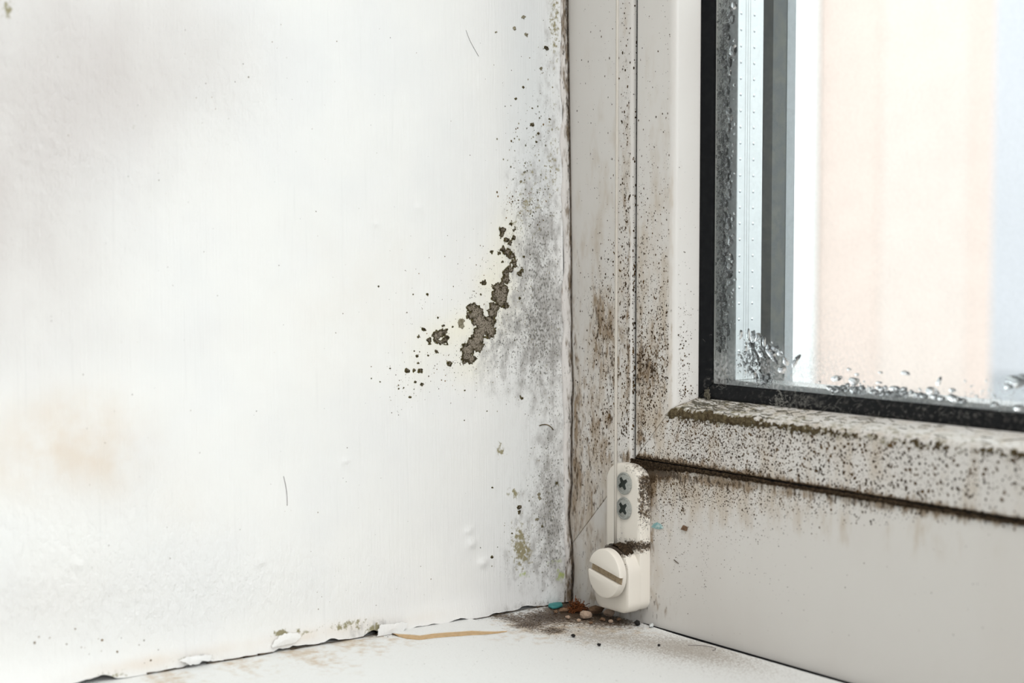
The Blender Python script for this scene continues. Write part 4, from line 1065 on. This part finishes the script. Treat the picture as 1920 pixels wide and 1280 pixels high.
for i, (px, py, r) in enumerate(GRIT):
    rk_ = sorted(g[0] for g in GRIT).index(px) + 1
    rock('grit_grain', px, py, r, (STONE if i % 2 else STONE2).m, '%s grain of grit from the left among the crumbs in the sill corner' % ('1st', '2nd', '3rd', '4th', '5th', '6th', '7th')[rk_ - 1], 'grit', 30 + i, 'grit in the sill corner')
# teal paint flake, wedged in the corner
def chip(name, pts, on, thick, nrm, mat, label, cat):
    P = [on(x, y) for x, y in pts]; n = len(P); c = np.mean(P, 0)
    V = [tuple(p + nrm * 0.00002 - c) for p in P] + [tuple(p + nrm * (thick * (0.6 + 0.8 * random.random())) - c) for p in P] + [tuple(nrm * thick * 1.5)]
    Fq = [(n + i, n + (i + 1) % n, 2 * n) for i in range(n)] + [(i, (i + 1) % n, n + (i + 1) % n, n + i) for i in range(n)] + [tuple(range(n))]
    o = mesh_np(name, V, Fq, mat, smooth=False); o.location = c
    return props(o, label, cat)
chip('paint_chip', [(1028, 1138), (1030, 1132), (1040, 1129), (1052, 1130), (1055, 1136), (1045, 1140), (1035, 1141)], lambda x, y: onZ(x, y, 0.0002), 0.00035, ez, TEAL.m, 'teal paint chip on the sill at the foot of the wall corner', 'chip')
chip('paint_smear', [(1222, 988), (1226, 981), (1233, 979), (1240, 983), (1244, 990), (1236, 992), (1228, 990)], lambda x, y: onY(x, y, 0.0), 0.0002, -ey, plain('pale_teal', srgb(130, 178, 180), 0.6, 0.2, 1500, var_col=srgb(190, 205, 200)).m, 'pale teal paint smear on the frame beside the tensioner', 'paint')
chip('paint_chip', [(1278, 992), (1282, 984), (1290, 988), (1288, 995)], lambda x, y: onY(x, y, 0.0), 0.0003, -ey, STONE2.m, 'little tan chip stuck to the frame right of the teal smear', 'chip')
# rust-brown fluff
mb = MB(); random.seed(5)
c0 = onZ(1084, 1146); c0 = np.array([max(c0[0], 0.004), min(c0[1], -0.0035), 0.0])
for i in range(150):
    a = random.uniform(0, 6.28); r0 = random.uniform(0, 0.0028); p = Vector((r0 * math.cos(a), r0 * math.sin(a) * 0.8, random.uniform(0.0002, 0.0026) * (1 - r0 / 0.004)))
    pts = [p]; d = Vector((random.gauss(0, 1), random.gauss(0, 1), random.gauss(0, .7))).normalized()
    for k_ in range(5):
        d = (d + Vector((random.gauss(0, .6), random.gauss(0, .6), random.gauss(0, .5)))).normalized()
        q = pts[-1] + d * 0.0005; q.z = max(q.z, 0.00012); q.y = min(q.y, 0.0030); pts.append(q)
    mb.tube(pts, random.uniform(0.00006, 0.00014), 4)
o = mb.build('fibre_clump', RUST.m, smooth=True); o.location = c0
props(o, 'rust-brown clump of fluff in the corner of the sill', 'fluff')
# hairs
def hair(pts, on, lift, label, r=0.00006, mat=HAIR.m, off=ez):
    P = [Vector(on(x, y) + off * lift) for x, y in pts]; Q = []
    for i in range(len(P) - 1):
        p0, p1, p2, p3 = P[max(i - 1, 0)], P[i], P[i + 1], P[min(i + 2, len(P) - 1)]
        for k_ in range(5):
            t = k_ / 5; Q.append(0.5 * ((2 * p1) + (p2 - p0) * t + (2 * p0 - 5 * p1 + 4 * p2 - p3) * t * t + (3 * p1 - p0 - 3 * p2 + p3) * t ** 3))
    Q.append(P[-1]); c = Q[0].copy()
    m_ = MB(); m_.tube([q - c for q in Q], r, 5)
    o = m_.build('hair', mat, smooth=True); o.location = c
    return props(o, label, 'hair')
wall_on = lambda x, y: (lambda P: np.array([float(wall_x(P[1], P[2])), P[1], P[2]]))(onX(x, y))
hair([(1290, 1210), (1310, 1210), (1328, 1212), (1340, 1215), (1342, 1217), (1336, 1220)], onZ, 0.00008, 'curved dark hair lying on the sill')
hair([(534, 893), (538, 912), (540, 930), (540, 948)], wall_on, 0.00008, 'short dark hair on the lower middle of the wall', off=ex)
hair([(882, 55), (888, 72), (896, 88), (905, 104)], wall_on, 0.00008, 'fine hair near the top of the wall beside the frame', 0.00004, off=ex)
hair([(1012, 798), (1018, 796), (1026, 796), (1033, 800), (1038, 806)], wall_on, 0.0005, 'brown curled hair on the wall by the lower frame corner', 0.00016, SPECK_W.m, off=ex)
hair([(1264, 1049), (1270, 1054), (1273, 1056)], lambda x, y: onY(x, y, 0.0), 0.0001, 'tiny dark fibre on the frame right of the knob', 0.00009, SPECK.m, off=-ey)

# ------------------------------------------------------------------ condensation on the inner glass face
def drop_geo(rx, rz, seed, hgt=0.36, n=14, shear=0.0, tip=0.0, wob=0.16):
    rs = np.random.default_rng(seed); ph = rs.uniform(0, 6.28, 3); am = rs.uniform(-wob, wob, 3)
    prof = [(1.0, 0.0), (0.96, 0.30), (0.84, 0.58), (0.62, 0.82), (0.33, 0.96)]
    V = []; Fq = []
    for (k_, h_) in prof:
        for i in range(n):
            a = 2 * math.pi * i / n
            w_ = 1 + am[0] * math.sin(2 * a + ph[0]) + am[1] * math.sin(3 * a + ph[1]) + 0.6 * am[2] * math.sin(5 * a + ph[2])
            x = rx * k_ * w_ * math.cos(a) * (1 + tip * math.sin(a)); z = rz * k_ * w_ * math.sin(a)
            V.append((x + shear * z, -hgt * min(rx, rz) * h_, z))
    for r_ in range(len(prof) - 1):
        for i in range(n): Fq.append((r_ * n + i, r_ * n + (i + 1) % n, (r_ + 1) * n + (i + 1) % n, (r_ + 1) * n + i))
    b = len(V); V.append((0, -hgt * min(rx, rz), 0))
    for i in range(n): Fq.append(((len(prof) - 1) * n + i, (len(prof) - 1) * n + (i + 1) % n, b))
    Fq.append(tuple(range(n))[::-1])
    return V, Fq
def nth(n):
    return str(n) + ('th' if 10 <= n % 100 <= 20 else {1: 'st', 2: 'nd', 3: 'rd'}.get(n % 10, 'th'))
def ranks(lst, key):
    order = sorted(range(len(lst)), key=lambda i: key(lst[i])); out = [0] * len(lst)
    for r_, i in enumerate(order): out[i] = r_ + 1
    return out
def drop(px, py, rx, ry, seed, label, group, shear=0.0, tip=0.0, wob=0.16, hgt=0.36):
    p = onY(px, py, YGL); kx = 0.00023; kz = 0.000136
    V, Fq = drop_geo(rx * kx, ry * kz, seed, hgt, shear=shear, tip=tip, wob=wob)
    o = mesh_np('water_drop', V, Fq, WATER.m); o.location = (p[0], p[1] - 0.00002, p[2])
    return props(o, label, 'water drop', group)
random.seed(31)
EDGE = [(1377, 10, 5, 7), (1369, 22, 5, 9), (1374, 36, 5, 8), (1363, 52, 5, 10), (1366, 70, 4, 6), (1375, 95, 7, 11), (1357, 97, 4, 5), (1368, 117, 5, 9), (1361, 120, 4, 7), (1360, 132, 4, 7), (1369, 136, 3, 6), (1366, 150, 4, 8), (1364, 172, 4, 9), (1362, 192, 4, 9), (1367, 208, 5, 8), (1371, 222, 4, 6), (1366, 240, 5, 10), (1362, 260, 4, 8), (1362, 284, 4, 7),
        (1364, 305, 5, 11), (1367, 322, 4, 6), (1363, 332, 5, 9), (1368, 344, 3, 5), (1367, 365, 5, 10), (1362, 380, 4, 8), (1360, 405, 4, 9), (1366, 413, 4, 8), (1357, 420, 3, 7), (1368, 425, 4, 8), (1357, 443, 4, 8), (1370, 452, 5, 9), (1356, 458, 4, 8), (1363, 468, 3, 6), (1370, 482, 5, 7), (1357, 486, 4, 9), (1369, 498, 5, 7), (1366, 515, 6, 8), (1369, 530, 5, 7), (1355, 540, 4, 12), (1357, 558, 4, 8), (1360, 570, 4, 7),
        (1350, 560, 3, 7), (1352, 590, 4, 8), (1354, 605, 3, 8), (1349, 620, 3, 8), (1352, 640, 3, 9), (1349, 655, 3, 6), (1363, 618, 6, 12)]
big_edge = {5: 'largest water drop high on the glass beside the black seal', 0: 'topmost water drop on the glass beside the black seal', 47: 'curved water drop low on the dark seal strip of the glass', 36: 'dark broad water drop midway down the seal edge'}
rk_edge = ranks(EDGE, lambda d: d[1])
for i, (x, y, rx, ry) in enumerate(EDGE):
    drop(x, y, rx * 0.9, ry, 400 + i, big_edge.get(i, 'water drop, %s from the top in the column along the upright black seal' % nth(rk_edge[i])), 'drops along the upright seal', shear=random.uniform(-.1, .1))
MID = [(1389, 627, 3, 9, .1), (1404, 629, 3, 12, -.15), (1412, 630, 4, 11, .1), (1422, 632, 5, 8, .25), (1411, 652, 4, 12, 0), (1433, 641, 3, 8, -.1), (1441, 650, 4, 6, 0), (1429, 663, 5, 10, -.35), (1431, 655, 3, 6, 0), (1448, 665, 6, 14, -.5), (1452, 655, 5, 8, .3), (1462, 661, 4, 6, -.4), (1473, 677, 4, 8, -.3), (1492, 677, 4, 12, .5), (1467, 693, 6, 7, .3), (1420, 670, 4, 12, -.3),
       (1427, 702, 5, 10, -.2), (1416, 703, 4, 9, -.3), (1433, 715, 5, 7, .3), (1440, 707, 4, 7, .2), (1398, 655, 3, 6, .1), (1404, 668, 3, 6, 0), (1410, 680, 3, 6, .2), (1399, 645, 2, 5, 0), (1396, 662, 2, 4, .1), (1407, 646, 3, 6, 0), (1389, 668, 2, 5, -.2), (1405, 690, 3, 5, .2), (1388, 684, 2, 4, 0), (1396, 682, 3, 4, .1), (1412, 668, 3, 6, 0), (1400, 676, 2, 5, 0), (1417, 682, 3, 5, .1), (1397, 697, 2, 4, 0), (1410, 695, 3, 4, 0), (1424, 682, 2, 4, 0)]
mid_lab = {9: 'big S-shaped water drop on the glass right of the drop cluster', 13: 'slanted pointed water drop at the right end of the lower-left cluster', 0: 'thin upright water drop at the left of the lower cluster', 14: 'clump-like water drop low on the right of the cluster'}
rk_mid = ranks(MID, lambda d: d[0])
for i, (x, y, rx, ry, sh) in enumerate(MID):
    drop(x, y, rx, ry, 500 + i, mid_lab.get(i, 'water drop, %s from the left in the cluster low on the glass' % nth(rk_mid[i])), 'drops in the lower-left cluster', shear=sh * 1.3, tip=random.uniform(-.4, .2), wob=.22)
BOT = [(1569, 709, 6, 6, .6), (1602, 714, 7, 6, -.2), (1592, 692, 3, 2.5, 0), (1607, 702, 3, 2.5, 0), (1556, 727, 5, 4, 0), (1563, 731, 3, 3, 0), (1571, 730, 7, 6, 0), (1582, 726, 4, 5, 0), (1589, 722, 3, 4, 0), (1588, 731, 4, 3, 0), (1602, 731, 7, 6, 0), (1616, 727, 4, 5, 0), (1612, 734, 3, 3, 0), (1640, 735, 6, 5, 0), (1647, 726, 3, 3, 0), (1653, 729, 4, 4, 0), (1660, 727, 3, 4, 0), (1655, 738, 4, 4, 0), (1665, 737, 5, 4, 0),
       (1678, 728, 7, 4, .4), (1676, 739, 8, 5, .3), (1690, 737, 8, 5, .3), (1695, 729, 4, 4, 0), (1648, 717, 4, 2, 0), (1651, 698, 3, 2, 0), (1698, 699, 5, 4, 0), (1709, 734, 3, 3, 0), (1720, 740, 4, 4, 0), (1733, 742, 5, 4, 0), (1746, 732, 6, 6, 0), (1752, 743, 5, 4, 0), (1757, 736, 3, 3, 0), (1765, 746, 5, 4, 0), (1790, 747, 8, 6, -.3), (1806, 751, 5, 4, 0), (1727, 738, 3, 3, 0), (1786, 731, 4, 3, 0), (1761, 715, 3, 7, .2), (1904, 716, 10, 10, 0), (1892, 724, 5, 5, 0), (1916, 708, 5, 6, 0), (1866, 758, 5, 4, 0), (1910, 764, 6, 5, 0)]
bot_lab = {0: 'left of two dark pear-shaped water drops on the lower glass', 1: 'right of two dark pear-shaped water drops on the lower glass', 29: 'dark domed water drop at the middle of the bottom seal', 38: 'large blurred water drop at the right edge of the glass', 25: 'faint round water drop above the bottom row', 37: 'tall faint streak-like drop above the bottom row'}
rk_bot = ranks(BOT, lambda d: d[0])
for i, (x, y, rx, ry, sh) in enumerate(BOT):
    drop(x, y, rx * 1.05, ry * 1.05, 600 + i, bot_lab.get(i, 'water drop, %s from the left in the row along the bottom black seal' % nth(rk_bot[i])), 'drops along the bottom seal', shear=sh, hgt=0.95 if i in (0, 1, 29) else .45)
# the fine mist of droplets between them
Vv = []; Ff_ = []; random.seed(41)
def mist(n, fx, fy, r0, r1):
    for _ in range(n):
        x, y = fx(), fy(); r = r0 + (r1 - r0) * random.random() ** 2
        p = onY(x, y, YGL); b = len(Vv)
        if p[0] < XI + 0.0208 or p[2] < ZI + 0.0208: continue
        rx_, rz_ = r * 0.00021, r * 0.000145 * random.uniform(0.9, 1.8)
        for (k_, h_) in ((1.0, 0.0), (0.72, 0.6)):
            for i in range(7):
                a = 2 * math.pi * i / 7; w_ = random.uniform(.85, 1.15)
                Vv.append((p[0] + rx_ * k_ * w_ * math.cos(a), p[1] - 0.00002 - 0.5 * rx_ * h_, p[2] + rz_ * k_ * w_ * math.sin(a)))
        Vv.append((p[0], p[1] - 0.00002 - 0.5 * rx_, p[2]))
        for i in range(7):
            j = (i + 1) % 7; Ff_.append((b + i, b + j, b + 7 + j)); Ff_.append((b + i, b + 7 + j, b + 7 + i)); Ff_.append((b + 7 + i, b + 7 + j, b + 14))
        for i in range(1, 6): Ff_.append((b, b + i + 1, b + i))
mist(900, lambda: random.gauss(1357, 4), lambda: random.uniform(0, 660), 0.8, 2.6)
mist(700, lambda: random.uniform(1343, 1358), lambda: random.uniform(0, 660), 0.7, 2.0)
mist(420, lambda: random.gauss(1352, 5), lambda: random.uniform(260, 660), 0.8, 2.4)
mist(260, lambda: random.gauss(1366, 5), lambda: random.uniform(0, 620), 1.0, 3.2)
mist(170, lambda: random.gauss(1408, 12), lambda: random.gauss(672, 18), 0.7, 2.4)
mist(120, lambda: random.gauss(1434, 10), lambda: random.gauss(712, 8), 0.6, 1.6)
mist(160, lambda: random.gauss(1600, 25), lambda: random.gauss(730, 6), 0.6, 2.0)
mist(160, lambda: random.gauss(1690, 40), lambda: random.gauss(738, 6), 0.6, 2.0)
mist(160, lambda: random.gauss(1870, 40), lambda: random.gauss(745, 14), 0.6, 1.8)
props(mesh_np('condensation', np.array(Vv), np.array(Ff_), MIST.m), 'fine beads of condensation on the glass along the black seal', 'condensation', kind='stuff')

# ------------------------------------------------------------------ cobwebs and dust on the seal and ledge
random.seed(51)
mb = MB()
def thread(px, py, L_, r, Y, sx=1.0, sy=0.6, n=7):
    p = Vector(onY(px, py, Y)); pts = [p]; d = Vector((random.gauss(0, sx), random.gauss(0, .15), random.gauss(0, sy))).normalized()
    for k_ in range(n):
        d = (d + Vector((random.gauss(0, .35), random.gauss(0, .06), random.gauss(0, .35)))).normalized(); q = pts[-1] + d * (L_ / n)
        q.y = min(max(q.y, Y - 0.0008), Y); pts.append(q)
    mb.tube(pts, r, 4)
for _ in range(60): thread(random.gauss(1462, 8), random.gauss(750, 8), random.uniform(.0004, .0016), 0.00004, 0.0060)
for _ in range(80): thread(random.gauss(1490, 16), random.gauss(752, 9), random.uniform(.0003, .0014), 0.00002, 0.0060)
for _ in range(12): thread(random.uniform(1540, 1600), random.gauss(762, 8), random.uniform(.002, .006), 0.000016, 0.0060, 1, .25)
for _ in range(120): thread(random.uniform(1540, 1910), random.gauss(772, 8), random.uniform(.0002, .0009), 0.00002, 0.0060)
for _ in range(10): thread(random.gauss(1352, 10), random.gauss(722, 3), random.uniform(.0006, .002), 0.00002, 0.0062)
for _ in range(2): thread(random.gauss(1325, 4), random.uniform(620, 670), random.uniform(.001, .003), 0.000012, 0.0060)
props(mb.build('cobweb', WEB.m, smooth=True), 'wispy cobweb threads and dust on the bottom black seal', 'cobweb', kind='stuff')
mb = MB(); mb.tube([Vector(onY(x, y, 0.0081)) for x, y in ((1346, 674), (1352, 688), (1360, 700), (1369, 716))], 0.00005, 5)
mb.tube([Vector(onY(x, y, 0.0081)) for x, y in ((1352, 690), (1364, 708), (1370, 718))], 0.00003, 5)
props(mb.build('cobweb_strand', WEB.m, smooth=True), 'single pale cobweb strand slanting across the lower glass corner', 'cobweb')
mb = MB(); random.seed(52)
for _ in range(40):
    p = Vector(onY(random.gauss(1327, 2.0), random.uniform(730, 750), 0.0058)); pts = [p]
    for k_ in range(4): pts.append(pts[-1] + Vector((random.gauss(0, .0002), random.gauss(0, .00008), random.gauss(-.0001, .0003))))
    mb.tube(pts, random.uniform(.00006, .00014), 4)
props(mb.build('dust_clump', WEB_D.m, smooth=True), 'grey dust clump in the corner of the black seal', 'dust')
# fibres lying on the ledge of the bottom bead
mb = MB(); random.seed(53)
for _ in range(170):
    u = XI + 0.016 + random.expovariate(1 / 0.025); w = random.uniform(0.0146, 0.0168)
    if u > 0.15: continue
    y_ = np.interp(w, [p[0] for p in bead_prof[3:-2]], [p[1] for p in bead_prof[3:-2]]); L_ = random.uniform(0.001, 0.004); a = random.gauss(0.0, .35)
    p = Vector((u, y_ - 0.0001, ZI + w + 0.0001)); s_ = 0.0055 / 0.0019
    pts = []
    for k_ in range(5):
        t = k_ / 4 * L_; dw = t * math.sin(a) * 0.35 + random.gauss(0, .00006)
        w2 = min(max(w + dw, 0.0145), 0.0169); y2 = np.interp(w2, [q[0] for q in bead_prof[3:-2]], [q[1] for q in bead_prof[3:-2]])
        pts.append(Vector((u + t, y2 - 0.00012, ZI + w2 + 0.00006)))
    mb.tube(pts, random.uniform(.00004, .00010), 4)
props(mb.build('ledge_fibres', WEB_D.m, smooth=True), 'matted dusty fibres on the ledge under the black seal', 'fibres', kind='stuff')

# ------------------------------------------------------------------ outdoors
def facing_box(name, px0, px1, z0, z1, depth, thick, mat, parent=None):
    """upright slab standing `depth` metres away, square to the line of sight along the ground"""
    g = Vector((FWD[0], FWD[1], 0)).normalized(); r = Vector((RGT[0], RGT[1], 0))
    c = Vector(CAM) + g * depth
    a = c + r * ((px0 - CX) / F_PX * depth); b = c + r * ((px1 - CX) / F_PX * depth)
    V = []
    for z in (z0, z1):
        for p in (a, b, b + g * thick, a + g * thick): V.append((p.x, p.y, z))
    return mesh_np(name, V, [(0, 1, 5, 4), (1, 2, 6, 5), (2, 3, 7, 6), (3, 0, 4, 7), (4, 5, 6, 7), (3, 2, 1, 0)], mat, parent, smooth=False)
gz = -4.2
bld = props(empty('peach_building', tuple(Vector(CAM) + Vector((FWD[0], FWD[1], 0)).normalized() * 25 + Vector((0, 0, gz - CAM[2])))), 'peach rendered building with white side outside the window', 'building')
def bpart(o):
    o.parent = bld; o.matrix_parent_inverse = Matrix.Translation(-bld.location); return o
bpart(facing_box('peach_wall', 1530, 1858, gz, 9.0, 25.0, 3.0, PEACH.m))
bpart(facing_box('pale_panel', 1648, 1812, gz, 9.0, 24.98, 0.015, PALE2.m))
bpart(facing_box('white_wall', 900, 1527, gz, 9.0, 24.8, 3.0, PALE.m))
bpart(facing_box('plinth', 1528, 1862, gz, gz + 0.6, 24.85, 0.14, ASPHALT.m))
far = props(facing_box('pale_building', 1500, 2600, gz, 26.0, 56.0, 6.0, PALEBLUE.m), 'pale blue-white building far down the street', 'building')
m_ = MB(); m_.box(-160, 80, 0.6, 200, gz - 0.3, gz)
props(m_.build('ground', ASPHALT.m), 'grey street outside the window', kind='structure')
